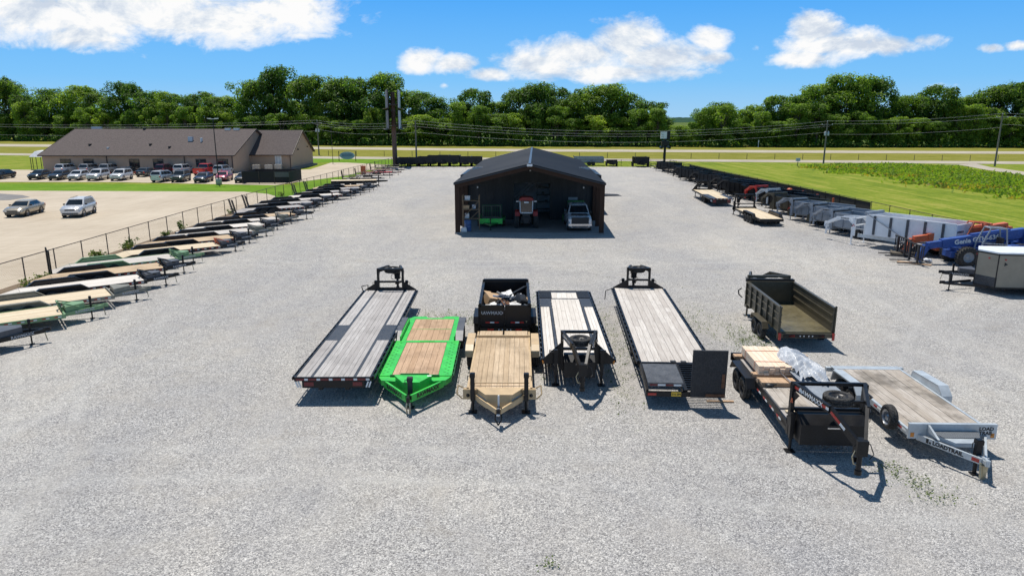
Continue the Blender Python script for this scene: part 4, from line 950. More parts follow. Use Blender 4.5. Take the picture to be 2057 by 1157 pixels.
for q in range(7): k.rbox((.72,-.11,.52+q*.23),(1.0,.05,.04),(rad(2),0,0))
o = k.build('raised_ramp', DULLBLACK, t); o['label'] = 'rusty black ramp standing upright at the right'
k = MB(); k.rbox((.95,-.202,.50),(.62,.004,.10),(rad(2),0,0)); k.build('rust_patch', RUST, o); MB().rbox((1.18,-.21,1.0),(.10,.004,.5),(rad(2),0,0)).build('rust_patch', RUST, o); MB().rbox((.5,-.213,1.92),(.5,.004,.05),(rad(2),0,0)).build('rust_patch', RUST, o)
k = MB(); k.box(-.45,-.13,-.095,-.085,.40,.55); o = k.build('licence_plate', YELLOW, t); lettering('216 204', o, (-.29,-.096,.475), (1,0,0), (0,0,1), .09, INK)
for s in (-1, 1):
    k = MB(); k.box(s*1.08-.14, s*1.08+.14, -.095, -.085, .42, .50); k.build('tail_light', LAMP, t)
k = MB(); k.box(.85,1.75,.45,.56,.012,.05); tag(k.build('loose_board', WOODBROWN), 'short brown board on the gravel beside the raised ramp', 'board').matrix_world = Matrix.Translation((5.72,21.95,0)) @ Matrix.Rotation(rad(-3),4,'Z')
place(t, 5.72, 21.98, 86.8)

# 7 olive dump trailer
t = dump('dump_trailer', 'olive bronze dump trailer, empty, with black gooseneck behind it', OLIVE, 4.75, 2.18, .78, .98, G, gate='swung', hitch='goose', floor=OLIVEFLOOR, fm=OLIVE, ribs=6)
k = MB()
for s in (-1, 1): k.box(s*1.09-.05, s*1.09+.05, -.14, -.10, .45, .75)
k.build('corner_light', LAMP, t)
k = MB(); k.box(-.95,.75,-.112,-.104,.56,.70); k.build('light_bar', BLACK, t)
k = MB(); k.path([(-1.25,4.9,1.0),(-1.42,4.9,1.15),(-1.45,4.9,1.35),(-1.3,4.9,1.45)], .03); k.build('hose', INK, t)
place(t, 12.12, 27.95, 88)

# 8 loaded black gooseneck
t = thing('gooseneck_flatbed', 'black gooseneck trailer loaded with lumber and white tarp, lettered neck near camera', 'trailer', 0,0,90, G)
W, L, z = 2.12, 6.0, .82
b = MB(); planks(b, -W/2+.07, W/2-.07, .05, L-.05, z-.05, z, 9); b.build('deck', WOODGREY, t)
deckframe(t, W, 0, L, z, pockets=False, h=.2); 
k = MB(); k.box(-W/2-.1,W/2+.1,-.1,0,z-.25,z+.03); k.build('rear_bumper', BLACK, t)
for s in (-1, 1):
    p = MB(); a = s*(W/2+.02); prof = [(.72,.6),(.95,.90),(2.75,.90),(2.98,.6),(2.95,.57),(2.72,.86),(.98,.86),(.75,.57)]; p.prism(prof,'x',min(a,a+s*.30),max(a,a+s*.30)); p.build('fender', BLACK, t)
    for y in (1.4, 2.28): wheel(t, s*(W/2+.17), y, .39, .24)
    tape(t, s*(W/2+.085), 3.2, L-.1, z-.08, n=4)
neck(t, L+.05, z, W, nw=1.0, ln=2.35, top=2.03, jx=1.0, gus=0, text='RAWMAXX', tcol=TAPE, strips=True, box=False, jtop=1.2)
k = MB(); k.prism([(L+.12,.42),(L+.12,1.22),(L+.42,1.22),(L+.72,1.02),(L+.72,.42)], 'x', -.90, .90); o = k.build('toolbox', BLACK, t)
k = MB(); k.box(-.18,.18,L+.722,L+.74,.92,.96); k.build('latch', CHROME, o)
k = MB()
for s in (-1, 1): k.box(s*1.0-.06,s*1.0+.06,L+.0,L+.12,.45,.75); k.box(min(s*.94,s*1.06),max(s*.94,s*1.06),5.1,L+.05,.50,.72)
k.build('neck_base', BLACK, t)
k = MB()
for s in (-1, 1):
    k.bar((s*1.055,L+.30,1.50),(s*1.055,L+.24,1.62),.004,.03); k.bar((s*1.055,L+.24,1.62),(s*1.055,L+.16,1.48),.004,.03); k.bar((s*1.055,L+.22,1.50),(s*1.055,L+.17,1.48),.004,.03)
k.build('emblem', ORANGE, t)
k = MB(); k.path([(W/2-.3,L-.02,z),(W/2-.3,L-.02,z+.42),(W/2-.75,L-.02,z+.42)], .02); k.box(-.95,-.2,L-.2,L-.14,z+.22,z+.28); k.box(-.95,-.9,L-.2,L-.14,z,z+.25); k.box(-.25,-.2,L-.2,L-.14,z,z+.25); k.build('load_rack', BLACK, t)
place(t, 9.32, 24.95, -93)
LG = 'load on the black gooseneck trailer'
# the local +X of this trailer points to the photo's left
def lum(name, label, cat, x0, x1, y0, y1, z0, z1, nx, nz, m, ends=True, rot=0):
    b = MB(); w = (x1-x0)/nx; h = (z1-z0)/nz
    for i in range(nx):
        for j in range(nz):
            e0, e1 = RND.uniform(-.05,.05), RND.uniform(-.05,.05)
            if rot: b.box(y0+e0, y1+e1, x0+i*w+.004, x0+(i+1)*w-.004, z0+j*h+.003, z0+(j+1)*h-.003)
            else: b.box(x0+i*w+.004, x0+(i+1)*w-.004, y0+e0, y1+e1, z0+j*h+.003, z0+(j+1)*h-.003)
    return onto(t, name, label, cat, (0,0,0), (0,0,0), b, m, LG)
o = lum('lumber_bundle', 'strapped bundle of fresh pine boards on the black gooseneck trailer', 'lumber', -.30, .92, .40, 2.6, .97, 1.27, 7, 4, [WOODPINK])
bpy.context.view_layer.update()
k = MB()
for y in (.95, 2.1): k.box(-.32,.94,y,y+.03,1.274,1.28); k.box(.936,.94,y,y+.03,.97,1.28); k.box(-.32,-.316,y,y+.03,.97,1.28)
q = k.build('strap', [ORANGE], o)
lum('loose_boards', 'long brown boards lying across the trailer behind the lumber bundle', 'board', .25, .55, -1.45, 1.15, z+.02, z+.10, 2, 1, [WOODBROWN], rot=1)
lum('timber_bearers', 'brown timber bearers under the near end of the lumber bundle', 'board', 2.3, 2.55, -1.0, 1.05, z+.01, z+.15, 2, 1, [WOODBROWN], rot=1)
lum('loose_boards', 'pile of brown boards lying across the trailer before the bundle', 'board', 2.85, 3.35, -.2, 1.02, z+.01, z+.16, 3, 2, [WOODBROWN], rot=1)
lum('plywood_sheets', 'pale boards stacked flat on the near left of the trailer', 'board', .05, 1.0, 3.6, 5.2, z+.006, z+.07, 4, 1, [WOODROT])
lum('post', 'single pale board on the deck by the toolbox', 'board', .3, .9, 5.35, 5.5, z+.01, z+.06, 1, 1, [WOODNEW])
# corrugated sheets under a crumpled tarp
b = MB(); nn = 26
for lay in range(3):
    vs = []; 
    for j in (0, 1):
        for i in range(nn+1): vs.append((-1.0+.95*i/nn+.05*lay, .9+4.2*j+.12*lay, z+.12+.09*lay+.025*math.sin(i*math.pi/2*1.0)))
    b.add(vs, [(i,i+1,nn+2+i,nn+1+i) for i in range(nn)], 0)
onto(t, 'corrugated_sheets', 'stack of grey corrugated roofing sheets under the white tarp', 'roofing', (0,0,0), (0,0,.05), b, [GREY], LG)
b = MB(); nx, ny = 34, 44; rr = random.Random(8); vs = []
ph = [(rr.uniform(2,9), rr.uniform(2,9), rr.uniform(0,6), rr.uniform(.02,.05)) for _ in range(9)]
for j in range(ny+1):
    for i in range(nx+1):
        u, v = i/nx, j/ny; x = -.95+.85*u+.12*math.sin(v*7); y = 1.0+2.7*v+.25*math.sin(u*6+1)
        e = min(u, 1-u)*2; ev = min(v, 1-v)*2
        h = z+.16+.42*(e**.5)*(min(1,ev*1.6)**.6)*(1-.45*v)
        h += sum(a*abs(math.sin(p*u*2.6+q*v*3.2+r)) for p,q,r,a in ph)*1.25
        vs.append((x,y,h))
b.add(vs, [(j*(nx+1)+i, j*(nx+1)+i+1, (j+1)*(nx+1)+i+1, (j+1)*(nx+1)+i) for j in range(ny) for i in range(nx)], 0, False)
onto(t, 'tarp', 'crumpled white plastic tarp draped over the roofing sheets', 'tarp', (0,0,0), (0,0,0), b, [plain('white_plastic', (.52,.54,.57), .4)], LG)
for i, (x,y,rz) in enumerate([(.15,3.1,.5),(-.05,3.5,-.35)]):
    onto(t, 'prop_bar', ['long thin metal bar slanting across the brown boards','short dark bar crossing the boards by the tarp'][i], 'bar', (x,y,z+.22), (.0,.05,rz+1.2), MB().box(-.8+.3*i,.8-.3*i,-.02,.02,-.015,.015), CHROME if i == 0 else INK, LG)
k = MB(); k.lathe([(.0,0),(.12,0),(.14,.05),(.10,.10),(.02,.12)], 'z', n=10); k.tube((-.25,0,.05),(.25,.1,.05),.02)
onto(t, 'ratchet_binder', 'dark load binder lying on the left edge of the deck', 'binder', (.8,3.45,z+.06), (0,0,.3), k, INK, LG)

# 9 silver trailer
t = thing('car_trailer', 'silver galvanised trailer with worn brown deck and a spare wheel on its side', 'trailer', 0,0,90, G)
W, L, z = 2.36, 5.45, .68
b = MB(); planks(b, -W/2+.08, W/2-.08, .34, L-.03, z-.05, z, 8, .012); b.build('deck', WOODROT, t)
f = MB()
for s in (-1, 1): f.box(s*(W/2-.04)-.04, s*(W/2-.04)+.04, 0, L, z-.17, z+.012)
f.box(-W/2, W/2, 0, .33, z-.12, z+.006); f.box(-W/2-.18,W/2+.18,-.02,.12,z-.16,z-.02)
for k_ in range(9): f.box(-W/2+.08, W/2-.08, .5+k_*.55, .56+k_*.55, z-.16, z-.06)
f.build('frame', SILVER, t)
b = MB(); b.box(-W/2-.05, W/2+.05, L, L+.06, z-.20, z+.22); b.box(-W/2-.05, W/2+.05, L-.05, L+.06, z+.22, z+.245); o = b.build('headboard', SILVER, t)
lettering('LOAD', o, (-W/2+.25, L+.064, z+.11), (-1,0,0), (0,0,1), .15, INK); lettering('TRAIL', o, (-W/2+.25, L+.064, z-.02), (-1,0,0), (0,0,1), .15, INK)
for s in (-1, 1):
    k = MB(); k.box(s*(W/2-.06)-.05, s*(W/2-.06)+.05, L+.062, L+.07, z-.15, z-.02); k.build('marker_light', AMBER, o)
for s in (-1, 1):
    p = MB(); a = s*(W/2+.015); prof = [(.85,.50),(1.0,.90),(2.55,.96),(2.85,.70),(2.85,.5),(2.80,.5),(2.80,.68),(2.52,.91),(1.04,.86),(.90,.50)]
    p.prism(prof,'x',min(a,a+s*.32),max(a,a+s*.32)); p.prism([(.88,.52),(1.02,.88),(2.53,.93),(2.82,.69),(2.82,.52)],'x',min(a,a+s*.015),max(a,a+s*.015)); p.build('fender', SILVER, t)
    for y in (1.42, 2.28): wheel(t, s*(W/2+.18), y, .36, .22, RIMSIL)
    tape(t, s*(W/2+.003), 3.2, L, z-.08, n=3)
wheel(t, W/2+.13, 4.55, .37, .22, RIMSIL, z=.72, name='spare_wheel')
k = MB(); k.box(W/2-.06,W/2+.2,4.48,4.62,.62,.76); k.build('spare_mount', SILVER, t)
b = MB()
for s in (-1, 1): b.bar((s*.95, L+.02, .52), (s*.05, L+1.52, .52), .06, .17)
o = b.build('tongue', SILVER, t)
for s in (-1, 1):
    p, q = Vector((s*.95,L+.02,.52)), Vector((s*.05,L+1.52,.52)); d = (q-p).normalized(); nr = Vector((d.y,-d.x,0)).normalized()*s
    lettering('LOADTRAIL', o, p.lerp(q,.5)+nr*.031, Vector((0,0,1)).cross(nr), (0,0,1), .155, INK, bold=.02)
    k = MB(); c = p.lerp(q,.16)+nr*.032; c2 = p.lerp(q,.20)+nr*.032; k.bar(c,c2,.004,.13); e1 = p.lerp(q,.21)+nr*.032; k.bar(e1+Vector((0,0,-.03)), p.lerp(q,.24)+nr*.032+Vector((0,0,-.03)),.004,.06); k.build('emblem', INK, o)
    k = MB(); c = p.lerp(q,.86)+nr*.032; c2 = p.lerp(q,.97)+nr*.032; k.bar(c,c2,.004,.10); k.build('reflector', LAMP, o)
b = MB(); b.prism([(-.72,L+.08),(.72,L+.08),(.34,L+.80),(-.34,L+.80)],'z',.58,.70); b.prism([(L+.07,.70),(L+.07,.90),(L+.62,.70)],'x',.66,.72); b.build('toolbox', SILVER, t)
def mesh_lid():
    m, tt, bb = nt('expanded_metal_mesh'); ck = N(tt,'ShaderNodeTexChecker',Scale=28.0); tt.links.new(coords(tt, rot=(0,0,.785)), ck.inputs[0]); tt.links.new(mixc(tt, ck.outputs['Fac'], (.02,.02,.022), (.22,.24,.26)), bb.inputs['Base Color']); return m
b = MB(); b.prism([(-.70,L+.085),(.70,L+.085),(.50,L+.50),(-.50,L+.50)],'z',.712,.722); b.build('lid', mesh_lid(), t)
jack(t, 0, L+1.22, 1.02, BLACK, .10, 1, .07); coupler(t, L+1.60, .54, SILVER)
k = MB(); k.tube((-.05,L+1.5,.02),(-.05,L+1.5,.42),.06,.10,8); k.tube((.10,L+1.62,.10),(.10,L+1.55,.5),.025); k.build('safety_chain', CHAIN, t)
place(t, 12.63, 24.05, -91.5)
bpy.context.view_layer.update()
b = MB(); b.rbox((-.25,L-.20,z+.055),(.46,.20,.10),(0,0,.08)); b.path([(0,L-.25,z+.02),(.25,L-.4,z+.02),(.5,L-.35,z+.02)], .012)
onto(t, 'winch_bag', 'small black winch lying at the front of the worn brown deck', 'winch', (0,0,0), (0,0,0), b, INK)
# ------------------------------------------------------------------ rows of trailers along the fences
def by_jack(t, px, py, hd, ly):
    x, y = at(px, py); a = rad(hd); t.location = (x - math.cos(a)*ly, y - math.sin(a)*ly, 0); t.rotation_euler = (0,0,rad(hd-90)); return t
GL = 'trailers parked along the left fence'
LL = 6.7
def lp(m, d, **k): return equip('equipment_trailer', '', m, d, LL, group=GL, **k)
PT = {}
def lrow(key, build, px, py, hd, label):
    if key not in PT: t = PT[key] = build()
    else: t = dup(PT[key])
    t['label'] = label; t['category'] = 'trailer'; t['group'] = GL; by_jack(t, px, py, hd, LL+1.22)
B1 = lambda: lp(BLACK, WOODTAN, loop=BLACK, text='RAWMAXX'); B2 = lambda: lp(BLACK, WOODWHITE, loop=BLACK); B3 = lambda: lp(BLACK, WOODGREY, ramp='up'); B4 = lambda: lp(BLACK, WOODPALE)
lrow('blk_box', lambda: lp(BLACK, WOODNEW, fm=BLACK), 65, 692, 38, 'black equipment trailer with grey toolbox, nearest the camera on the left fence')
lrow('sage_a', lambda: lp(SAGE, WOODNEW, loop=SAGE), 186, 640, 38, 'sage green equipment trailer, second from the camera on the left fence')
lrow('khaki_a', lambda: lp(KHAKI, WOODNEW), 275, 603, 38, 'olive grey equipment trailer with yellow deck beyond the near sage trailer')
lrow('white_d', B2, 334, 573, 38, 'black equipment trailer with nearly white deck beyond the near olive grey one')
lrow('blk_a', B1, 370, 548, 38, 'black equipment trailer between the white decked one and the far sage one')
lrow('sage_p', lambda: lp(SAGE, WOODPALE, loop=SAGE, ramp='post'), 389, 529, 38, 'sage green equipment trailer with tall black ramps standing at its tail')
lrow('blk_o', lambda: lp(BLACK, WOODNEW, loop=ORANGE), 473, 504, 38, 'black equipment trailer with orange winch guard on its front')
lrow('blk_a', B1, 501, 488, 38, 'black equipment trailer directly beyond the one with orange winch guard')
lrow('khaki_b', lambda: lp(KHAKI, WOODPALE, loop=KHAKI, fm=BLACK), 535, 474, 37, 'khaki nosed equipment trailer with black fenders, left fence')
lrow('white_d', B2, 557, 461, 37, 'black equipment trailer with whitish deck just beyond the khaki nosed one')
lrow('khaki_b', None, 585, 449, 37, 'khaki nosed equipment trailer, the farther of two, left fence')
lrow('blk_a', B1, 616, 440, 36, 'black equipment trailer just beyond the farther khaki nosed one')
lrow('blk_up', B3, 631, 424, 36, 'black equipment trailer with raised ramp plates, nearest of four such')
lrow('blk_up', B3, 648, 415, 36, 'black equipment trailer with raised ramp plates, second of four such')
lrow('blk_p', B4, 668, 408, 34, 'black equipment trailer with pale grey deck between two pairs with raised ramps')
lrow('white_d', B2, 705, 399, 32, 'black equipment trailer with whitish deck before the last raised ramps')
lrow('blk_up', B3, 724, 392, 30, 'black equipment trailer with raised ramp plates, third of four such')
lrow('blk_up', B3, 742, 386, 28, 'black equipment trailer with raised ramp plates, farthest of four such')
lrow('blk_a', B1, 750, 381, 25, 'black equipment trailer just before the high flat deckover on the left')
t = thing('deckover_trailer', 'high flat deckover trailer with pale deck and black stake sides, far left row', 'trailer', 0,0,90, GL)
planks(MB(), -1.2, 1.2, .02, 6.3, .86, .91, 9).build('deck', WOODNEW, t); deckframe(t, 2.5, 0, 6.3, .91); undercarriage(t, [2.2,3.1], 2.3, .38); aframe(t, 2.2, 6.3, 1.4, .72, BLACK, .2, None); jack(t, .5, 6.6, 1.5); jack(t, -.5, 6.6, 1.5); coupler(t, 7.75, .72, BLACK)
by_jack(t, 761, 374, 13, 6.6)
ut = utility('utility_trailer', 'black utility trailer with upright mesh gate behind the far deckover', BLACK, 4.4, group=GL); by_jack(ut, 760, 364, 8, 5.35)
t = dup(ut, label='black utility trailer beside the red one in the far left row', group=GL); by_jack(t, 783, 358, 8, 5.35)
t = utility('utility_trailer', 'red utility trailer in the far left row', DKRED, 4.6, deckm=RED, group=GL, gate=False); by_jack(t, 800, 352, 8, 5.55)
t = dup(ut, label='black utility trailer just beyond the red one', group=GL); by_jack(t, 806, 347, 8, 5.35)
t = dup(ut, label='last black utility trailer by the foot of the billboard pole', group=GL); by_jack(t, 813, 342, 8, 5.35)
b = MB(); b.box(-.42,.42,-.1,.1,0,1.35); b.box(-.46,.46,-.14,.14,1.3,1.42); b.box(-.5,.5,-.3,.3,0,.08)
x, y = at(730, 350); o = b.build('orange_barrier', ORANGE); o.location = (x, y, 0); tag(o, 'orange upright panel standing by the far left fence', 'barrier')
# back row: dump trailers seen end on along the back fence
GB = 'black dump trailers along the back fence'
d0 = dump('dump_trailer', '', BLACK, 4.0, 2.05, .72, 1.15, GB, gate='doors', ribs=5)
for i, (px, hh) in enumerate([(806,.9),(826,.9),(848,1),(868,1.12),(889,1.15),(911,1.12),(934,1),(956,1)]):
    t = d0 if i == 0 else dup(d0); x, y = at(px, 336); place(t, x, y+5.6, -90); t.scale = (1,1,hh); tag(t, f'black dump trailer on the back fence, {ORD[i]} from the billboard', 'trailer', GB)
t = dup(d0, label='large black dump trailer standing alone right of the barn by the back fence', group=GB); x, y = at(1290, 336); place(t, x, y+4, -90); t.scale = (1.28,1,1.0)
t = dump('dump_trailer', 'small low black dump trailer right of the barn by the back fence', BLACK, 3, 1.7, .6, .55, GB, ribs=3); x, y = at(1232, 335); place(t, x, y+4, -90)
t = dump('dump_trailer', 'grey high sided dump trailer half hidden behind the barn by the back fence', GREY, 6, 2.2, .72, 1.0, GB, ribs=5); x, y = at(1215, 334); place(t, x, y+3, 178)
# right row
GR = 'black trailers along the right fence'
goose = dump('gooseneck_dump_trailer', '', BLACK, 4.3, 2.05, .78, 1.0, GR, hitch='goose', hx=.75)
tongue = dump('dump_trailer', '', BLACK, 4.2, 2.0, .72, .9, GR, ribs=5)
util = utility('utility_trailer', '', BLACK, 4.6, 1.95, group=GR)
desc = {'g': 'black gooseneck dump trailer', 'd': 'black dump trailer', 'u': 'black pipe railed utility trailer'}
seq = [('u',1307,338),('d',1318,343),('u',1330,346),('u',1342,350),('d',1353,354),('u',1364,358),('g',1372,362),('u',1384,365),('d',1396,370),('g',1408,374),('u',1426,378),('d',1441,383),('g',1452,388),('g',1468,394),('d',1484,399)]
cn = {'g':0,'d':0,'u':0}; first = {'g': goose, 'd': tongue, 'u': util}; lyy = {'g': 4.8, 'd': 5.3, 'u': 5.55}
for kd, px, py in seq:
    t = first[kd] if cn[kd] == 0 else dup(first[kd]); cn[kd] += 1; by_jack(t, px, py, 125, lyy[kd])
    tag(t, f'{desc[kd]} in the right row, {ORD[cn[kd]-1]} such from the back fence', 'trailer', GR)
GR2 = 'gooseneck trailers along the right fence'
t = dump('gooseneck_dump_trailer', 'red necked gooseneck dump trailer in the right row', BLACK, 4.6, 2.1, .78, .9, GR2, hitch='goose', nm=BLACK, hx=.9); 
for c in t.children:
    if c.name.startswith('gooseneck'): c.data.materials[0] = RED
by_jack(t, 1526, 409, 122, 5.1)
t = dump('gooseneck_dump_trailer', 'pale silver necked gooseneck dump trailer beside the red necked one', BLACK, 4.6, 2.1, .78, .9, GR2, hitch='goose', hx=.9)
for c in t.children:
    if c.name.startswith('gooseneck'): c.data.materials[0] = SILVER
by_jack(t, 1549, 417, 120, 5.1)
t = dump('gooseneck_dump_trailer', 'brown gooseneck dump trailer with a red lower neck, right row', OLIVE, 4.6, 2.1, .78, .9, GR2, hitch='goose', hx=.9, fm=RED); by_jack(t, 1562, 427, 120, 5.1)
ga = dump('gooseneck_dump_trailer', 'grey gooseneck dump trailer with an olive toolbox, right row', GREY, 4.8, 2.1, .78, 1.0, GR2, hitch='goose_text', hx=.95, nln=2.6, tcol=INK, text='RAWMAXX')
for c in ga.children:
    if c.name.startswith('toolbox'): c.data.materials[0] = OLIVE
by_jack(ga, 1600, 441, 118, 5.3)
t = dup(ga, label='grey gooseneck dump trailer, second of three grey ones before the white one', group=GR2); by_jack(t, 1640, 453, 118, 5.3)
t = dup(ga, label='grey gooseneck dump trailer directly beyond the white dump trailer', group=GR2); by_jack(t, 1680, 468, 118, 5.3)
for o in (t,):
    for c in o.children:
        if c.name.startswith('toolbox'): c.data = c.data.copy(); c.data.materials[0] = GREY
t = dump('gooseneck_dump_trailer', 'white gooseneck dump trailer with long white box and grey ribs, right row', WHITE, 6.2, 2.2, 1.0, 1.4, GR2, hitch='goose_text', hx=.95, tcol=INK, nln=2.9, ngap=.95, text='RAWMAXX', lines=False, ribs=0, roller=False, wheels=2, gbox=False)
for s in (-1, 1):
    for i in range(5): MB().box(min(s*1.1,s*1.19), max(s*1.1,s*1.19), .7+i*1.2, .85+i*1.2, 1.0, 2.38).build('side_rib', STEEL, t)
k = MB()
for s in (-1, 1): k.bar((s*.5,0,.72),(s*.5,7.1,.72),.12,.26)
k.build('chassis_rail', SILVER, t)
k = MB(); k.box(-1.15,1.15,6.15,6.4,2.4,2.62); k.bar((-1.16,6.2,2.5),(-1.22,3.4,1.1),.05,.05); k.build('tarp_arm', GREY, t)
k = MB(); k.bar((-1.006,7.14,1.40),(-1.006,7.22,1.6),.004,.04); k.bar((-1.006,7.22,1.6),(-1.006,7.32,1.38),.004,.04); k.build('emblem', RED, t)
by_jack(t, 1722, 489, 124, 7.35)
# two trailers out on the gravel near the right row
GC = 'gooseneck trailers standing on the gravel by the right row'
t = thing('gooseneck_flatbed', 'black gooseneck deckover with yellow boards, farther of two on the right gravel', 'trailer', 0,0,90, GC)
W, L, z = 2.5, 10.0, .88
b = MB(); planks(b, -1.19, 1.19, 4.6, L-.02, z-.05, z, 9); planks(b, -.5, .75, .05, 4.6, z-.05, z, 5); b.build('deck', WOODNEW, t)
MB().box(-1.19,-.5,.05,4.58,z-.04,z+.002).build('steel_plate', PLATEBLK, t); MB().box(.75,1.19,.05,4.58,z-.04,z+.002).build('steel_plate', PLATEBLK, t); MB().box(-1.19,1.19,7.2,7.28,z-.03,z+.004).build('cross_strip', PLATEBLK, t)
deckframe(t, W, 0, L, z); rearbar(t, W, 0, z, h=.5); undercarriage(t, [3.6,4.6], W, .4, True); neck(t, L, z, W, nw=.68, ln=2.2, top=2.0, jx=.8, box=False, gus=.7)
place(t, 22.95, 77.5, 87)
t = thing('gooseneck_flatbed', 'black triple axle gooseneck trailer with yellow deck, nearer of two on the gravel', 'trailer', 0,0,90, GC)
W, L, z = 2.1, 8.0, .68
planks(MB(), -W/2+.06, W/2-.06, .03, L, z-.05, z, 9).build('deck', WOODNEW, t); deckframe(t, W, 0, L, z, pockets=False)
for s in (-1, 1):
    p = MB(); a = s*(W/2+.02); prof = [(.9,.6),(1.35,.98),(3.95,.98),(4.3,.6),(4.25,.56),(3.92,.92),(1.38,.92),(.96,.56)]; p.prism(prof,'x',min(a,a+s*.28),max(a,a+s*.28)); p.prism(prof[:4],'x',min(a,a+s*.02),max(a,a+s*.02)); p.build('fender', BLACK, t)
    for y in (1.85,2.68,3.51): wheel(t, s*(W/2+.18), y, .38, .22)
neck(t, L, z, W+.3, nw=.95, ln=2.2, top=2.05, jx=1.0, box=False, gus=.35)
k = MB(); k.box(-1.05,1.05,-.08,0,.45,.66); k.build('rear_bumper', BLACK, t)
place(t, 23.1, 62.6, 89)

# ------------------------------------------------------------------ telehandlers, enclosed trailer
def bigwheel(root, x, y, r, w, rim):
    def f():
        b = MB(); b.lathe([(r*.5,-w*.42),(r*.62,-w*.5),(r*.86,-w*.5),(r*.93,-w*.4),(r*.94,0),(r*.93,w*.4),(r*.86,w*.5),(r*.62,w*.5),(r*.5,w*.42)], 'x', n=32)
        for i in range(22):
            a = i*2*math.pi/22
            for s in (-1,1):
                aa = a + (.14 if s > 0 else 0); b.rbox((s*w*.26, -math.sin(aa)*r*.95, math.cos(aa)*r*.95), (w*.5,r*.11,r*.11), (aa,0,s*.45))
        return b.mesh('tyre', RUBBER)
    o = link('wheel', cached(('bw',r,w), f), root, (x,y,r-.02))
    def g():
        b = MB()
        for s in (-1,1): b.lathe([(0,s*w*.2),(r*.16,s*w*.2),(r*.2,s*w*.1),(r*.4,s*w*.05),(r*.46,s*w*.3),(r*.52,s*w*.44)],'x',n=24)
        return b.mesh('rim', rim)
    link('rim', cached(('br',r,w,rim.name), g), o); return o
def telehandler(label, m, x, y, hd, text, cagem, hoodm, lift=10):
    t = thing('telehandler', label, 'telehandler', x, y, hd)
    b = MB(); b.box(-.55,.55,-2.4,2.0,.55,1.05); b.box(-.75,.75,-2.9,-1.9,.7,1.5); b.box(-.4,.4,-2.6,-2.2,1.0,2.2); b.box(-.55,.55,1.4,2.3,.5,.9); b.build('chassis', m, t)
    b = MB(); b.prism([(-1.3,.9),(-1.3,1.45),(-.9,1.6),(.9,1.55),(1.2,1.3),(1.2,.9)],'x',.45,1.12); b.build('engine_hood', hoodm, t)
    for yy in (-1.55,1.5):
        for s in (-1,1): bigwheel(t, s*.98, yy, .66, .44, RIMSIL if m is not BLUE else GREY)
        k = MB(); k.tube((-.9,yy,.64),(.9,yy,.64),.11,n=10); k.build('axle', DULLBLACK, t)
    k = MB(); k.box(.5,1.05,1.0,1.9,.95,1.35); k.box(.55,1.0,1.9,2.0,1.0,1.3); k.build('front_cover', SILVER, t)
    k = MB(); k.box(-1.05,-.55,-2.5,-1.6,1.0,1.5); k.box(.5,1.05,-2.6,-1.4,1.2,1.62); k.tube((.8,-1.2,1.5),(.8,-1.2,2.0),.06); k.build('tank', DULLBLACK, t)
    for s in (-1,1): MB().prism([(-2.3,1.34),(-2.1,1.46),(-1.0,1.46),(-.8,1.34),(-.82,1.30),(-1.0,1.42),(-2.1,1.42),(-2.28,1.30)],'x',min(s*.76,s*1.2),max(s*.76,s*1.2)).build('mudguard', m, t)
    # boom, pivoting at the rear
    a = rad(lift); p = Vector((0,-2.4,2.15)); d = Vector((0,math.cos(-a),math.sin(-a)*1.0))
    k = MB(); q = p + d*5.2; k.bar(p, q, .50, .58); k.bar(p + d*1.0 + Vector((0,0,.33)), p + d*3.4 + Vector((0,0,.33)), .3, .12); o = k.build('boom', m, t)
    k = MB(); q2 = p + d*6.1; k.bar(q-d*.2, q2, .36, .42); k.bar(q2, q2+Vector((0,.55,-.95)), .36, .40); k.bar(p+Vector((0,.2,-.3)), p+d*2.0+Vector((0,0,-.75)), .16,.16); k.build('boom_head', m, t)
    if text:
        for s in (-1,1):
            nr = Vector((s,0,0)); lettering(text, o, p + d*3.1 + nr*.252, Vector((0,0,1)).cross(nr)*1.0 if abs(a) < .01 else (d if s > 0 else -d), (0,0,1), .42, TAPE, bold=.02)
    # cab frame on the left
    k = MB(); x0, x1 = -1.12, -.38; ring = [(-.55,.85),(-.75,1.5),(-.6,2.5),(.35,2.55),(.75,1.55),(.85,.85)]
    for xx in (x0, x1):
        k.path([(xx,yy,zz) for yy,zz in ring], .05, 8)
        k.tube((xx,.75,1.55),(xx,-.75,1.5),.035)
    for yy,zz in ring[2:4]: k.tube((x0,yy,zz),(x1,yy,zz),.05)
    for i in range(6): k.bar((x0,-.55+i*.17,2.53),(x1,-.55+i*.17,2.53),.04,.04)
    k.build('cab_frame', cagem, t)
    k = MB(); k.box(x0+.1,x1-.05,-.55,.0,.9,1.35); k.box(x0+.1,x1-.05,-.6,-.45,1.3,1.9); k.box(x0+.05,x1,-.6,.75,.75,.9); k.tube((-.75,.35,.9),(-.75,.15,1.55),.03); k.build('seat', INK, t)
    k = MB(); yb = q2.y+.65
    k.box(-1.15,1.15,yb,yb+.08,.35,.45); k.box(-1.15,1.15,yb,yb+.08,1.25,1.33)
    for i in range(9): k.box(-1.1+i*.27,-1.06+i*.27,yb,yb+.06,.35,1.3)
    for s in (-.55,.55): k.box(s-.07,s+.07,yb+.08,yb+1.35,.10,.16); k.box(s-.07,s+.07,yb+.06,yb+.14,.1,1.3)
    k.build('fork_carriage', DULLBLACK, t)
    return t
telehandler('orange telehandler with long boom behind the blue one', ORANGE, 31.5, 48.3, 176, None, ORANGE, DULLBLACK, 9)
telehandler('blue telehandler with white lettering on its boom, nearest the camera', BLUE, 31.0, 45.8, 176, 'Genie GTH-636', GREY, BLUE, 9)
k = MB(); k.box(-.9,.9,-.55,.55,.10,.20)
for s in (-1,1): k.box(s*.88-.05,s*.88+.05,-.6,.6,.0,.26)
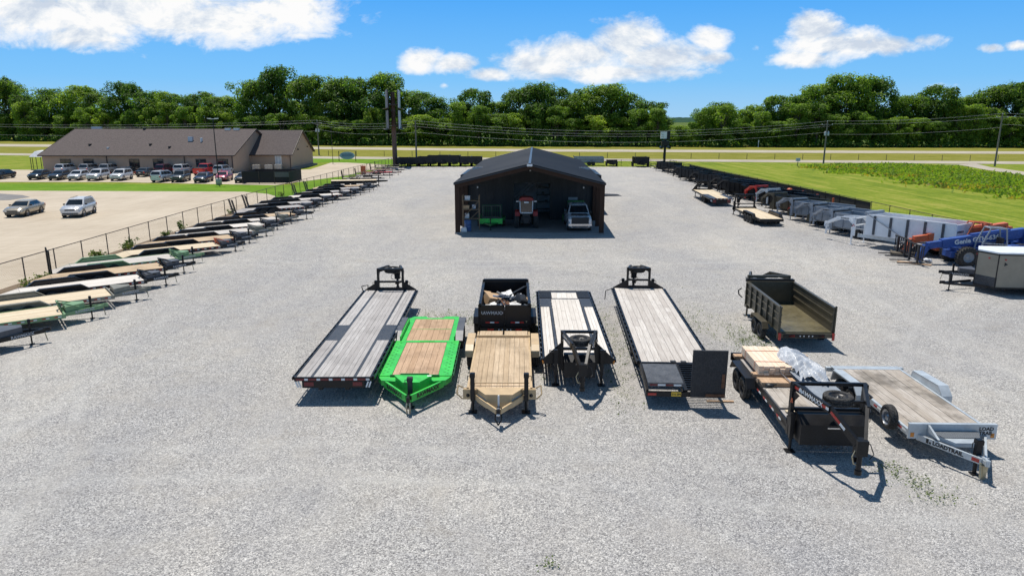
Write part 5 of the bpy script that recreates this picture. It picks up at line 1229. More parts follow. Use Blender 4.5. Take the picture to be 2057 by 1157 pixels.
k.rbox((0,0,.21),(1.6,.9,.012)); o = k.build('steel_platform', plain('dark_wood_platform', (.10,.085,.065), .8)); x, y = at(1818,514); o.location = (x,y,.012); o.rotation_euler = (0,0,-.45); tag(o, 'dark flat steel platform on the ground by the fork carriages', 'platform')
k = MB()
for i in range(2): k.box(-1.0,1.0,-.22+i*.26,-.02+i*.26,.012,.06)
o = k.build('loose_boards', WOODBROWN); x, y = at(1836,530); o.location = (x,y,0); o.rotation_euler = (0,0,-.65); tag(o, 'pair of brown boards on the gravel in front of the blue telehandler', 'board')
k = MB(); rr = random.Random(2)
for i in range(14): k.lathe([(0,-.1),(.12,-.06),(.16,0),(.1,.07),(0,.1)],'z',(rr.gauss(0,.2),rr.gauss(0,.12),rr.uniform(.10,.22)),8)
o = k.build('plastic_bag', plain('pale_plastic', (.6,.62,.66), .3)); x, y = at(1852,527); o.location = (x,y,0); tag(o, 'crumpled pale plastic bag lying on the loose boards', 'bag')
# enclosed tan trailer
t = thing('enclosed_trailer', 'tan enclosed cargo trailer with pointed nose and white roof at the right edge', 'trailer', 0,0,90)
EN = paint('warm_tan_panels', (.30,.255,.19), .4, 0, .08, .5, dustamt=.02)
foot = [(-1.05,0),(1.05,0),(1.05,4.6),(0,5.15),(-1.05,4.6)]
MB().prism(foot,'z',.42,2.28).build('body', EN, t)
MB().prism([(x*1.03,y*1.003-.01) for x,y in foot],'z',2.282,2.36).build('roof', WHITE, t)
k = MB(); e = .006
k.prism([(1.05+e,4.55),(1.05+e,4.6),(0,5.15+e),(-1.05-e,4.6),(-1.05-e,4.55),(-1.04,4.55),(0,5.1),(1.04,4.55)],'z',.43,.98); k.build('stone_guard', PLATEBLK, t)
k = MB()
for x,y in foot: k.tube((x,y,.41),(x,y,2.29),.03,n=8)
for (x0,y0),(x1,y1) in zip(foot, foot[1:]+foot[:1]): k.bar((x0,y0,2.24),(x1,y1,2.24),.055,.07); k.bar((x0,y0,.42),(x1,y1,.42),.06,.08)
k.build('trim', BLACK, t)
for s in (-1,1):
    MB().tube((s*1.05,4.25,1.98),(s*1.09,4.25,1.98),.045,n=10).build('marker_light', LAMP, t); MB().tube((s*.60,4.82,1.98),(s*.63,4.87,1.98),.045,n=10).build('marker_light', LAMP, t)
k = MB()
for s in (-1,1): k.prism([(4.28,1.62),(4.10,1.72),(4.28,1.84)],'x',s*1.052-.006,s*1.052+.008)
k.build('side_vent', INK, t)
for s in (-1,1):
    p = MB(); a=s*1.05; p.prism([(1.2,.42),(1.3,.88),(2.9,.88),(3.0,.42)],'x',min(a,a+s*.22),max(a,a+s*.22)); p.build('fender', BLACK, t)
    for y in (1.7,2.5): wheel(t, s*1.16, y, .34, .2, RIMSIL)
b = MB()
for s in (-1,1): b.bar((s*.8,4.9,.42),(s*.05,6.75,.42),.06,.12)
b.build('tongue', BLACK, t); coupler(t, 6.8, .44, BLACK); jack(t, 0, 6.4, 1.0)
t.location = (30.8, 37.8, 0); t.rotation_euler = (0,0,rad(174-90))
t = equip('equipment_trailer', 'black equipment trailer with its tongue showing left of the tan enclosed trailer', BLACK, WOODNEW, 5.5); by_jack(t, 1911, 566, 163, 6.72)
for q in (t,): q['group'] = 'equipment trailers'

# ------------------------------------------------------------------ black barn
TIMBER = wood('stained_brown_timber', (.042,.022,.014), (.058,.030,.019), (.022,.012,.008), .2, .7, 'z')
SIDING = wood('charcoal_board_siding', (.050,.053,.055), (.066,.069,.071), (.03,.031,.032), .1, .7, 'z')
def roofmat():
    m, t, b = nt('dark_ribbed_metal_roof'); n = noise(t, coords(t, (.15,.9,1)), .8, 4, .6)
    t.links.new(ramp(t, n, [(.3,(.020,.024,.032)),(.7,(.034,.040,.052))]), b.inputs['Base Color']); b.inputs['Metallic'].default_value = .4
    t.links.new(mth(t,'MULTIPLY_ADD', n, .2, .24), b.inputs['Roughness']); b.inputs['Specular IOR Level'].default_value = .6; return m
BROOF = roofmat()
t = thing('barn', 'open fronted black barn with brown timber posts in the middle of the yard', 'barn', 1.44, 58.35, 88.1)
HW, EZ, RZ, LEN = 6.1, 4.22, 5.75, 34.0
sl = (RZ-EZ)/HW
k = MB()
for s in (-1,1):
    a = [(s*(HW+.12),-.45,EZ-.03),(0,-.45,RZ),(0,LEN,RZ),(s*(HW+.12),LEN,EZ-.03)]; u = [(x,y,z-.10) for x,y,z in a]
    k.add(a+u, [(0,1,2,3),(7,6,5,4),(0,4,5,1),(1,5,6,2),(2,6,7,3),(3,7,4,0)])
    nw_ = 150*6; vs = []
    for i in range(nw_+1):
        y = -.46+i*(LEN+.47)/nw_; dz_ = .018+.046*max(0, math.cos(i*math.pi/3))
        vs += [(s*(HW+.13),y,EZ-.03+dz_),(0,y,RZ+dz_)]
    k.add(vs, [(2*i,2*i+1,2*i+3,2*i+2) for i in range(nw_)], 0, True)
k.build('roof', BROOF, t)
k = MB(); k.bar((0,-.47,RZ+.07),(0,LEN,RZ+.07),.20,.035)
k.build('ridge_cap', paint('pale_ridge_cap', (.10,.11,.13), .3, .5), t)
k = MB(); k.box(-.22,.22,-.50,-.455,RZ-.16,RZ+.02); k.build('ridge_end_plate', TAPE, t)
k = MB()
for s in (-1,1): k.bar((s*(HW+.05),-.02,EZ-.30),(0,-.02,RZ-.27),.16,.34)
k.build('gable_beam', TIMBER, t)
for s in (-1,1):
    for y in (.12, 3.9, 7.5): MB().box(s*(HW-.12)-.19, s*(HW-.12)+.19, y-.17, y+.17, .0, EZ-.12-(.0 if y>1 else 0)).build('post', TIMBER, t)
    for q in (3.86,): MB().box(s*(HW-.12)-.08, s*(HW-.12)+.08, .3, 7.3, EZ-.42, EZ-.16).build('eave_beam', TIMBER, t)
k = MB(); k.box(-HW-.1,HW+.1,-.15,LEN,.004,.13); k.build('floor_slab', concrete_mat('barn_slab', (.20,.19,.18), (.30,.29,.28), False), t)
k = MB(); YW = 7.75; dx0, dx1, dz = -1.62, 1.98, 3.55
def wallz(x): return RZ-.14-abs(x)*sl
xs = [-HW+.05+i*.305 for i in range(int((2*HW-.1)/.305)+1)]
for i, x0 in enumerate(xs):
    x1 = min(x0+.295, HW-.05); xm = (x0+x1)/2; top = min(wallz(x0), wallz(x1)); zb = dz if dx0 < xm < dx1 else .13
    k.box(x0, x1, YW, YW+.06, zb, top); k.box(x0-.025, x0+.025, YW-.025, YW+.0, zb, top-.02)
for s in (-1,1):
    for i in range(88): k.box(s*(HW-.08)-.03, s*(HW-.08)+.03, YW+.08+i*.296, YW+.37+i*.296, .13, EZ-.14)
for i, x0 in enumerate(xs):
    x1 = min(x0+.295, HW-.05); k.box(x0, x1, LEN-.5, LEN-.44, .13, min(wallz(x0), wallz(x1)))
k.build('siding', SIDING, t)
k = MB(); k.box(dx0-.08,dx0,YW-.03,YW+.1,.13,dz+.08); k.box(dx1,dx1+.08,YW-.03,YW+.1,.13,dz+.08); k.box(dx0,dx1,YW-.03,YW+.1,dz,dz+.08); k.build('door_frame', BLACK, t)
for s in (-1,1):
    k = MB(); y0, y1 = 13.5, 21.5
    a = [(s*(HW+.05),y0,EZ-.12),(s*(HW+1.0),y0,EZ-.40),(s*(HW+1.0),y1,EZ-.40),(s*(HW+.05),y1,EZ-.12)]; u = [(x,y,z-.12) for x,y,z in a]
    k.add(a+u, [(0,1,2,3),(7,6,5,4),(0,4,5,1),(1,5,6,2),(2,6,7,3),(3,7,4,0)]); k.box(min(s*(HW+.92),s*(HW+1.0)),max(s*(HW+.92),s*(HW+1.0)),y0,y1,EZ-.9,EZ-.53); k.build('side_awning', BROOF, t)
    for y in (y0+.2,(y0+y1)/2,y1-.2): MB().box(s*(HW+.86)-.12,s*(HW+.86)+.12,y-.12,y+.12,0,EZ-.54).build('post', TIMBER, t)
k = MB(); k.rbox((0,YW-.08,4.72),(.14,.12,.16)); k.build('wall_lamp', TAPE, t)
for s in (-4.9,4.95): MB().rbox((s,YW-.07,3.15),(.12,.1,.16)).build('wall_lamp', TAPE, t)
k = MB(); k.box(3.55,4.4,YW-.035,YW-.012,1.0,2.25); k.build('wall_panel', plain('pale_wall_panel', (.30,.32,.33), .6), t)
k = MB(); k.box(-4.1,-3.4,YW-.04,YW-.01,1.9,2.7); k.build('vent_panel', INK, t)
# inside the door: stair, back partition, shelves
k = MB()
k.bar((-2.2,YW+3.2,1.0),(1.2,YW+3.2,4.0),.5,.16); k.bar((-2.0,YW+2.9,1.7),(1.3,YW+2.9,4.6),.05,.05)
for i in range(11): k.box(-2.1+i*.3,-1.8+i*.3,YW+2.9,YW+3.7,1.05+i*.27,1.10+i*.27)
k.build('staircase', plain('pale_stair', (.22,.22,.22), .6), t)
k = MB(); k.box(-5.9,5.9,YW+6.0,YW+6.1,.13,4.6); k.build('partition', plain('grey_partition', (.5,.51,.52), .7), t)
k = MB()
for z_ in (.6,1.3,2.0,2.7): k.box(.6,3.2,YW+4.0,YW+4.6,z_,z_+.06)
for x_ in (.6,1.9,3.14): k.box(x_,x_+.06,YW+4.0,YW+4.6,.13,3.2)
for i in range(7): k.box(.75+i*.34,1.0+i*.34,YW+4.05,YW+4.45,2.76-.7*(i%3),2.96-.7*(i%3)+.1*(i%2))
k.build('shelving', plain('dim_shelf', (.13,.12,.10), .7), t)
def barn_at(lx, ly): M = Matrix.Rotation(rad(-1.9),4,'Z'); v = M @ Vector((lx,ly,0)); return (1.44+v.x, 58.35+v.y)
GI = 'things stored in the barn'
# tractor seen from behind
DULLRED = paint('faded_red_paint', (.26,.018,.014), .45, 0, .2, .4)
x, y = barn_at(-.28, 2.2); t = thing('tractor', 'red roofed tractor seen from behind in the barn doorway', 'tractor', x, y, 90, GI, .13)
k = MB(); k.prism([(.1,.7),(.1,1.5),(1.4,1.55),(3.1,1.35),(3.15,.75)],'x',-.38,.38); k.box(-.5,.5,.12,1.0,.6,1.1); k.build('body', INK, t)
for s in (-1,1):
    bigwheel(t, s*.98, .55, .84, .46, DULLRED); bigwheel(t, s*.78, 2.75, .52, .34, DULLRED)
    k = MB(); k.prism([(-.3,1.25),(-.15,1.62),(.4,1.78),(1.0,1.72),(1.0,1.62),(.4,1.66),(-.1,1.5),(-.22,1.22)],'x',min(s*.68,s*1.16),max(s*.68,s*1.16)); k.build('fender', DULLRED, t)
    k = MB(); k.box(s*.93-.1,s*.93+.1,.0,.06,1.52,1.66); k.build('rear_light', LAMP, t)
    k = MB(); k.box(s*.92-.13,s*.92+.13,-.02,.06,2.56,2.64); k.build('work_lamp', CLEAR, t)
k = MB()
for s in (-1,1):
    k.bar((s*.62,.05,1.55),(s*.66,.15,2.66),.07,.07); k.bar((s*.62,1.35,1.5),(s*.66,1.3,2.66),.07,.07)
k.box(-.62,.62,.02,.09,1.45,1.56); k.build('cab_frame', SILVER, t)
k = MB(); k.box(-.58,.58,.06,.075,1.56,2.6); k.box(-.60,-.585,.12,1.3,1.5,2.6); k.box(.585,.60,.12,1.3,1.5,2.6); k.build('cab_glass', GLASS, t)
k = MB(); k.prism([(-.72,2.66),(-.70,2.86),(-.35,2.98),(.35,2.98),(.70,2.86),(.72,2.66)],'y',-.05,1.55); k.build('roof', DULLRED, t)
k = MB(); k.box(-.3,.3,-.35,-.1,.55,1.1); k.bar((-.35,-.6,.6),(-.3,-.05,.8),.06,.06); k.bar((.35,-.6,.6),(.3,-.05,.8),.06,.06); k.build('linkage', INK, t)
k = MB(); k.box(-.23,.23,.0,.05,2.44,2.56); k.build('number_plate', TAPE, t)
t.scale = (.84,.84,.9)
x, y = barn_at(4.05, 6.2); t = car('pickup', 'white and black pickup truck facing out of the right of the barn', 'white', (.62,.63,.65), x, y, -90, GI); t.location.z = .13; t.scale = (1,1,1.12)
k = MB(); k.box(-.72,.72,5.68,5.76,.58,1.08); k.box(-.97,.97,5.70,5.82,.46,.60,1); k.build('bull_bar', [INK, CHROME], t)
k = MB(); k.prism([(-.66,4.5),(.66,4.5),(.74,5.3),(-.74,5.3)],'z',1.20,1.238); k.build('bonnet_stripe', INK, t)
x, y = barn_at(-3.45, 5.6); t = utility('utility_trailer', 'bright green utility trailer with pipe gate in the left of the barn', GREENDK, 3.5, 1.9, group=GI, railz=.30); place(t, x, y, -90); t.location.z = .13
k = MB(); k.box(-1.0,1.0,3.5,3.56,.42,.86); k.build('headboard', GREEN, t)
k = MB(); k.path([(-.8,.1,.6),(-.8,.1,1.55),(.8,.1,1.55),(.8,.1,.6)],.03); k.tube((0,.1,.6),(0,.1,1.55),.02); k.build('hoop_rail', KHAKI, t)
x, y = barn_at(4.2, 6.9); k = MB(); k.box(-1.1,1.1,-.3,.3,.25,1.0); k.box(-.75,.75,-.28,.28,1.0,2.05); k.box(-1.2,-.95,-.35,.35,.13,.75); k.box(.95,1.2,-.35,.35,.13,.75)
o = k.build('green_machine', GREENDK); o.location = (x,y,0); tag(o, 'green farm machine standing behind the pickup in the barn', 'machine', GI)
x, y = barn_at(-4.85, 1.9); t = thing('storage_rack', 'tall wooden storage rack with shelves at the left post of the barn', 'rack', x, y, 90, GI, .13)
k = MB()
for a in (-.85,.55):
    for c in (-.5,.5): k.box(a-.04,a+.04,c-.04,c+.04,0,2.9)
RACK = wood('dim_rack_wood', (.22,.15,.09), (.30,.21,.13), (.12,.08,.05), .3)
k.build('upright', RACK, t)
for z_ in (.9,1.7,2.45): MB().box(-.9,.6,-.55,.55,z_,z_+.05).build('shelf', RACK, t)
k = MB(); k.bar((-.85,-.52,1.0),(.5,-.52,2.4),.05,.05); k.bar((-.85,-.52,.3),(.5,-.52,1.6),.05,.05); k.build('brace', RACK, t)
rr = random.Random(4)
for i,(a,c,z_,sx,sz,mm,lb) in enumerate([(-.5,-.1,.95,.35,.4,FOAM,'white box on the lowest shelf of the storage rack'),(-.55,-.15,1.75,.5,.3,CARD,'cardboard box on the middle shelf of the storage rack'),(.1,0,1.75,.3,.35,PALEB,'grey metal box on the middle shelf of the storage rack'),(-.45,-.1,2.5,.45,.35,FOAM,'white box on the top shelf of the storage rack')]):
    b = MB(); b.box(-sx/2,sx/2,-.2,.2,0,sz); b.box(-sx/2-.01,sx/2+.01,-.21,.21,sz*.85,sz*.9); o = b.build('storage_box', mm); o.location = (x+a,y+c,z_+.13); tag(o, lb, 'box', GI)
x, y = barn_at(-5.2, .85); b = MB(); b.lathe([(0,0),(.29,0),(.30,.03),(.29,.28),(.305,.30),(.29,.32),(.29,.58),(.305,.60),(.29,.62),(.30,.88),(.28,.90),(0,.90)],'z',n=24); o = b.build('barrel', paint('faded_blue_barrel', (.05,.11,.26), .45)); o.location = (x,y,.13); tag(o, 'blue barrel standing at the left front post of the barn', 'barrel', GI)
b = MB(); b.box(-.25,.25,-.2,.2,0,.3); b.box(-.2,.2,-.25,-.2,.1,.4); o = b.build('jerry_can', FOAM); x, y = barn_at(-5.5,.35); o.location = (x,y,.13); tag(o, 'white plastic can on the slab by the blue barrel', 'can', GI)
b = MB(); b.rbox((0,0,.06),(3.0,1.9,.05),(.03,.05,.2)); b.rbox((0,0,.10),(2.8,.06,.05),(.03,.05,.2)); o = b.build('steel_plate', DULLBLACK); x, y = at(1222,393); o.location = (x,y,.02); tag(o, 'dark steel plate lying on the gravel right of the barn', 'plate')

# ------------------------------------------------------------------ office building on the left
def shingle():
    m, t, b = nt('brown_asphalt_shingles'); v = coords(t)
    br = N(t,'ShaderNodeTexBrick',Scale=2.2); br.inputs['Color1'].default_value=(.088,.072,.070,1); br.inputs['Color2'].default_value=(.135,.112,.106,1); br.inputs['Mortar'].default_value=(.07,.056,.054,1); br.inputs['Mortar Size'].default_value=.012
    t.links.new(v, br.inputs['Vector']); n = noise(t, v, 4.5, 4, .7); c = mixc(t, ramp(t,n,[(.4,0.),(.7,.7)]), br.outputs['Color'], (.16,.135,.125)); t.links.new(c, b.inputs['Base Color']); b.inputs['Roughness'].default_value=.95; b.inputs['Specular IOR Level'].default_value=.15; return m
def brick():
    m, t, b = nt('tan_brick'); v = coords(t, rot=(math.pi/2,0,0))
    n = noise(t, coords(t), .8, 5, .65); n2 = noise(t, coords(t,(1,1,4)), 3.0, 3, .6); c = mixc(t, n, (.36,.26,.19), (.46,.34,.255)); c = mixc(t, mth(t,'MULTIPLY',n2,.4), c, (.30,.22,.165)); t.links.new(c, b.inputs['Base Color']); b.inputs['Roughness'].default_value=.9; return m
SH, BR = shingle(), brick()
BROWN = plain('dark_brown_trim', (.045,.03,.024), .5)
t = thing('office_building', 'long tan brick office with brown shingle roof beyond the parked cars', 'office', -50, 136, 90)
def loc(x, y, z): return (x+50, y-136, z)
def gable(x0,x1,y0,y1,ez,rz,ov,nameroof='roof',wins=(),lamp=None):
    ym = (y0+y1)/2; k = MB()
    pts = [(y0,0),(y1,0),(y1,ez),(ym,rz-.12),(y0,ez)]
    k.prism([(p[0]-136,p[1]) for p in pts],'x',x0+50,x1+50); k.build('wall', BR, t)
    k = MB(); sl = (rz-ez)/(ym-y0)
    for s,(ya,yb) in ((1,(y0-ov,ym)),(-1,(y1+ov,ym))):
        a = [loc(x0-ov,ya,ez-ov*sl),loc(x1+ov,ya,ez-ov*sl),loc(x1+ov,yb,rz),loc(x0-ov,yb,rz)]; u = [(x,y,z-.14) for x,y,z in a]
        k.add(a+u,[(0,1,2,3),(7,6,5,4),(0,4,5,1),(1,5,6,2),(2,6,7,3),(3,7,4,0)])
    o = k.build(nameroof, SH, t)
    k = MB(); k.box(x0-ov+50,x1+ov+50,y0-ov-136-.12,y0-ov-136,ez-ov*sl-.16,ez-ov*sl+.01)
    for xx in (x0-ov-.02, x1+ov+.02):
        k.bar(loc(xx,y0-ov,ez-ov*sl-.06),loc(xx,ym,rz-.06),.05,.22); k.bar(loc(xx,y1+ov,ez-ov*sl-.06),loc(xx,ym,rz-.06),.05,.22)
    k.build('gutter', BROWN, t); return o
rf = gable(-83.5,-49.6,127.5,151,3.25,7.5,.45)
gable(-50.2,-41.9,136,151.1,3.0,7.2,.4,'wing_roof')
gable(-49.3,-47.5,139.5,146,2.6,4.0,.1,'link_roof')
def win(x, y, w, z0, z1, blind=False):
    o = MB().box(x-w/2-.08+50,x+w/2+.08+50,y-136-.05,y-136+.02,z0-.08,z1+.08).build('window', BROWN, t)
    k = MB(); k.box(x-w/2+50,x-.04+50,y-136-.075,y-136-.052,z0,z1); k.box(x+.04+50,x+w/2+50,y-136-.075,y-136-.052,z0,z1); k.build('pane', GLASS, o)
for px in (132,178,270,318,404,448): 
    x = at(px, 318, 2)[0]; x = (px-1028.5)*(127.5*math.cos(PITCH)+7.5*math.sin(PITCH))/FOC; win(x,127.5,1.7,.9,2.35)
k = MB(); k.box(-44.9+50,-43.7+50,-.06,.03,.5,2.75); o = k.build('glass_door', TAPE, t); k = MB(); k.box(-44.8+50,-44.35+50,-.08,-.062,.6,2.65); k.box(-44.25+50,-43.8+50,-.08,-.062,.6,2.65); k.build('pane', plain('pale_blind', (.5,.52,.53), .3), o)
for x,y in ((-72.0,127.5),(-58.2,127.5),(-49.7,127.5),(-42.0,136)):
    k = MB(); k.box(x+50-.06,x+50+.06,y-136-.16,y-136-.03,0,2.95); k.build('downspout', BROWN, t)
k = MB(); k.box(-48.9+50,-48.2+50,139.5-136-.06,139.5-136+.02,1.2,2.1); k.build('dark_window', INK, t)
for x,y,w,h,mm in ((-80.5,140.5,1.8,.35,PALEB),(-59.4,133.5,.8,.7,PALEB),(-57.3,133.2,.2,.6,TAPE),(-70.5,139.0,.35,.25,INK),(-54.5,138.9,1.0,.22,TAPE),(-52.8,138.9,1.0,.22,TAPE),(-73,130.2,.25,.12,TAPE),(-66,131.6,.25,.2,INK),(-62,130.4,.25,.2,INK),(-77,131.5,.25,.2,INK)):
    zz = 3.25+(7.5-3.25)*(min(y,139.25)-127.5)/11.75; k = MB(); k.box(x+50-w/2,x+50+w/2,y-136-.3,y-136+.3,zz-.35,zz+h); k.box(x+50-w/2-.05,x+50+w/2+.05,y-136-.35,y-136+.35,zz+h,zz+h+.05); k.build('roof_vent', mm, t)
k = MB(); k.tube(loc(-41.85,140.5,3.6),loc(-41.65,140.5,3.55),.14); k.tube(loc(-41.85,147,3.9),loc(-41.65,147,3.85),.12); k.build('wall_lamp', INK, t)
k = MB(); k.prism([(-41.88+50,-.6),(-41.2+50,-.5),(-41.0+50,15),(-41.88+50,15.2)],'z',0,.32); k.build('stone_edging', plain('grey_stone_edging', (.20,.18,.17), .9), t)
# car park extras
def ac(x,y,label):
    k = MB(); k.box(-.6,.6,-.45,.45,.1,1.0); k.box(-.62,.62,-.47,.47,1.0,1.05); k.lathe([(.35,1.06),(.38,1.09),(.2,1.1),(0,1.1)],'z',(0,0,0),14)
    for i in range(8): k.box(-.61,.61,-.46,-.45,.18+i*.1,.22+i*.1)
    o = k.build('air_conditioner', plain('beige_unit'+str(int(-x)), (.40,.38,.34), .6)); o.location=(x,y,0); tag(o,label,'air conditioner','air conditioners by the office')
ac(-47.6,133.2,'beige air conditioner left of the fenced bin yard, the left one of two'); ac(-45.3,133.2,'beige air conditioner left of the fenced bin yard, the right one of two'); ac(-43.9,134.4,'pale air conditioner under the tall white office window')
t = thing('bin_enclosure', 'black screened bin enclosure beside the parked cars', 'enclosure', -36.2, 106.0, 90)
for a,b_,c,d in ((-3.9,0,3.1,0),(3.1,0,3.1,6),(-3.9,6,3.1,6),(-3.9,0,-3.9,6)):
    k = MB(); k.bar((a,b_,.92),(c,d,.92),.04,1.65); k.build('screen_panel', plain('black_mesh_screen', (.014,.014,.015), .8), t)
for a,b_ in ((-3.9,0),(-1.4,-.05),(.9,-.05),(3.1,0),(3.1,6),(-3.9,6)): MB().tube((a,b_,0),(a,b_,1.8),.06).build('post', BROWN, t)
k = MB(); k.box(.9,3.1,-.05,-.03,.95,1.7); k.build('gate_gap', plain('see_through_gate', (.10,.10,.10), .7), t)
x,y = at(440,371); t = thing('light_pole', 'tall black car park light pole on a concrete base', 'light pole', x, y, 90)
k = MB(); k.lathe([(0,0),(.42,0),(.42,.85),(.36,.9),(0,.9)],'z',n=18); k.build('concrete_base', plain('pale_concrete_base', (.45,.42,.38), .85), t)
MB().tube((0,0,.9),(0,0,9.3),.09,.06).build('pole', BLACK, t); k = MB(); k.box(-.6,.6,-.05,.05,9.3,9.38); k.box(-.75,-.3,-.18,.18,9.34,9.46); k.box(.3,.75,-.18,.18,9.34,9.46); k.build('lamp_head', TAPE, t)
t = thing('gazebo', 'small pale roofed gazebo at the left end of the office', 'gazebo', -89.5, 137, 90)
k = MB(); n=8; vs=[(2.3*math.cos(i*math.pi/4),2.3*math.sin(i*math.pi/4),2.4) for i in range(8)]+[(1.2*math.cos(i*math.pi/4),1.2*math.sin(i*math.pi/4),3.4) for i in range(8)]+[(0,0,3.6)]
k.add(vs,[(i,(i+1)%8,8+(i+1)%8,8+i) for i in range(8)]+[(8+i,8+(i+1)%8,16) for i in range(8)]); k.build('roof', plain('pale_canopy', (.55,.57,.6), .6), t)
for i in range(8): MB().tube((2.1*math.cos(i*math.pi/4),2.1*math.sin(i*math.pi/4),0),(2.1*math.cos(i*math.pi/4),2.1*math.sin(i*math.pi/4),2.5),.06).build('post', BROWN, t)
t = thing('bench', 'dark bench on the far left grass by the gazebo', 'bench', -93, 122, 90)
MB().box(-1.2,1.2,-.25,.25,.45,.52).build('seat', INK, t); MB().box(-1.2,1.2,.25,.3,.6,1.0).build('backrest', INK, t)
for s in (-1,1): MB().box(s*1.0-.05,s*1.0+.05,-.25,.28,0,.6).build('leg', INK, t)

# ------------------------------------------------------------------ cars
GF, GBK = 'cars in the front row of the car park', 'cars in the back row of the car park'
rowF = [(66,362,'sedan','black',(.012,.013,.015),-84,'black sedan facing the camera at the left end of the front row'),
 (107,363,'sedan','charcoal',(.03,.033,.038),-86,'charcoal grey sedan beside the black sedan in the front row'),
 (143,364,'hatch','white',(.62,.63,.65),-88,'small white hatchback facing the camera in the front row'),
 (184,364,'suv','white',(.62,.63,.65),-92,'white suv with dark grille in the middle of three white front row cars'),
 (231,364,'suv','pearl',(.68,.68,.68),-95,'white suv last before the empty bay in the front row'),
 (312,367,'suv','white',(.62,.63,.65),84,'white suv showing its rear in the front row'),
 (354,367,'suv','slate',(.045,.055,.065),-84,'dark slate suv facing the camera beside the white rear facing suv'),
 (400,368,'sedan','navy',(.018,.024,.045),-90,'dark navy sedan facing the camera in front of the red pickup'),
 (441,366,'hatch','maroon',(.30,.03,.075),-90,'raspberry red hatchback behind the light pole'),
 (482,368,'sedan','black',(.012,.013,.015),-92,'black sedan next to the bin enclosure')]
for px,py,kd,cn_,cl,hd,lb in rowF:
    hd = hd if hd > 0 else -83+(hd+88)*.3; x,y = at(px,py); a = rad(hd); car(kd, lb, cn_, cl, x-math.cos(a)*(4.4 if hd<0 else .2), y-math.sin(a)*(4.4 if hd<0 else .2)+.3, hd, GF)
rowB = [(118,346,'suv','white',(.62,.63,.65),80,'white suv at the left end of the back row'),(167,346,'suv','silverc',(.36,.37,.39),84,'silver suv second from left in the back row'),(208,346,'suv','silverc',(.36,.37,.39),86,'silver suv third from left in the back row'),
 (243,350,'sedan','black',(.012,.013,.015),90,'black sedan in the back row behind the white front row suvs'),(281,352,'sedan','gunmetal',(.05,.055,.06),88,'gunmetal sedan behind the empty bay'),(320,347,'suv','burgundy',(.085,.012,.03),88,'burgundy suv in the back row'),
 (357,347,'suv','white',(.62,.63,.65),88,'white suv beside the red pickup in the back row'),(398,349,'pickup','red',(.55,.02,.015),86,'bright red pickup truck in the back row'),(437,349,'suv','silverc',(.36,.37,.39),88,'silver suv behind the raspberry hatchback')]
for px,py,kd,cn_,cl,hd,lb in rowB:
    x,y = at(px,py+4); car(kd, lb, cn_, cl, x, y, hd, GBK)
x,y = at(52,431); car('sedan','old gold grey sedan parked alone on the beige concrete','champagne',(.40,.35,.27),x-.33,y+2.35,-82,'cars on the near concrete')
x,y = at(161,432); car('suv','white suv parked alone on the beige concrete','white',(.62,.63,.65),x-.45,y+2.25,-79,'cars on the near concrete')
x,y = at(-6,360); car('sedan','dark car cut off by the left edge of the photo','black',(.012,.013,.015),x,y+3.5,-88,GF)

# ------------------------------------------------------------------ fences
FBLK = paint('black_chain_link', (.016,.015,.015), .5, 0, .3)
FGAL = paint('rusty_brown_fence_steel', (.10,.075,.06), .6, .2, .4)
def fence(label, pts, h, sp, m, wire=.16, ww=.006, screen=None, zb=.05, group=None):
    t = thing('chain_link_fence', label, 'fence', pts[0][0], pts[0][1], 90, group); ox, oy = pts[0]
    k = MB(); wr = MB(); npost = 0; tot = sum(math.dist(a,b) for a,b in zip(pts,pts[1:])); sp = max(sp, tot/96)
    for (x0,y0),(x1,y1) in zip(pts,pts[1:]):
        L = math.dist((x0,y0),(x1,y1)); dx,dy = (x1-x0)/L,(y1-y0)/L
        def P(s,z): return (x0-ox+dx*s, y0-oy+dy*s, z)
        k.tube(P(0,h),P(L,h),.028,n=6); k.tube(P(0,zb+.02),P(L,zb+.02),.006,n=4)
        n = max(1,round(L/sp))
        for i in range(n):
            MB().tube((0,0,0),(0,0,h+.04),.035,n=7).build('post', m, t, P(L*i/n,0))
        s = -h
        while s < L:
            a0, a1 = max(s,0), min(s+h, L)
            for f in (1,-1):
                z0 = (a0-s) if f > 0 else h-(a0-s); z1 = (a1-s) if f > 0 else h-(a1-s)
                p, q = Vector(P(a0,z0)), Vector(P(a1,z1)); wr.add([p+Vector((0,0,-ww/2*1.4)),q+Vector((0,0,-ww/2*1.4)),q+Vector((0,0,ww/2*1.4)),p+Vector((0,0,ww/2*1.4))],[(0,1,2,3)])
            s += wire
    MB().tube((0,0,0),(0,0,h+.04),.035,n=7).build('post', m, t, (pts[-1][0]-ox,pts[-1][1]-oy,0))
    k.build('top_rail', m, t); wr.build('wire_mesh', m, t)
    return t
fence('long chain link fence along the left side of the yard', [(-28.45,26),(-28.4,46),(-28.55,64),(-28.3,88),(-26.6,120),(-25.0,149)], 1.5, 3.0, FGAL, .17, .005)
fence('black chain link fence along the back of the yard', [(-25.0,149.1),(-22,147.8),(28,144.6),(31.5,143.2)], 1.35, 3.0, FBLK, .25, .006)
tf = fence('black chain link fence along the right side of the yard', [(31.6,143.1),(33.2,108),(34.9,86),(35.8,60),(37.2,46),(38.6,33)], 1.4, 3.2, FBLK, .25, .006)
k = MB()
for (x0,y0),(x1,y1) in zip([(32.2,130),(33.2,108),(34.9,86)],[(33.2,108),(34.9,86),(35.45,70)]): k.bar((x0-31.6+.06,y0-143.1,.68),(x1-31.6+.06,y1-143.1,.68),.02,1.25)
k.build('windscreen', plain('black_fence_fabric', (.012,.012,.014), .85), tf)
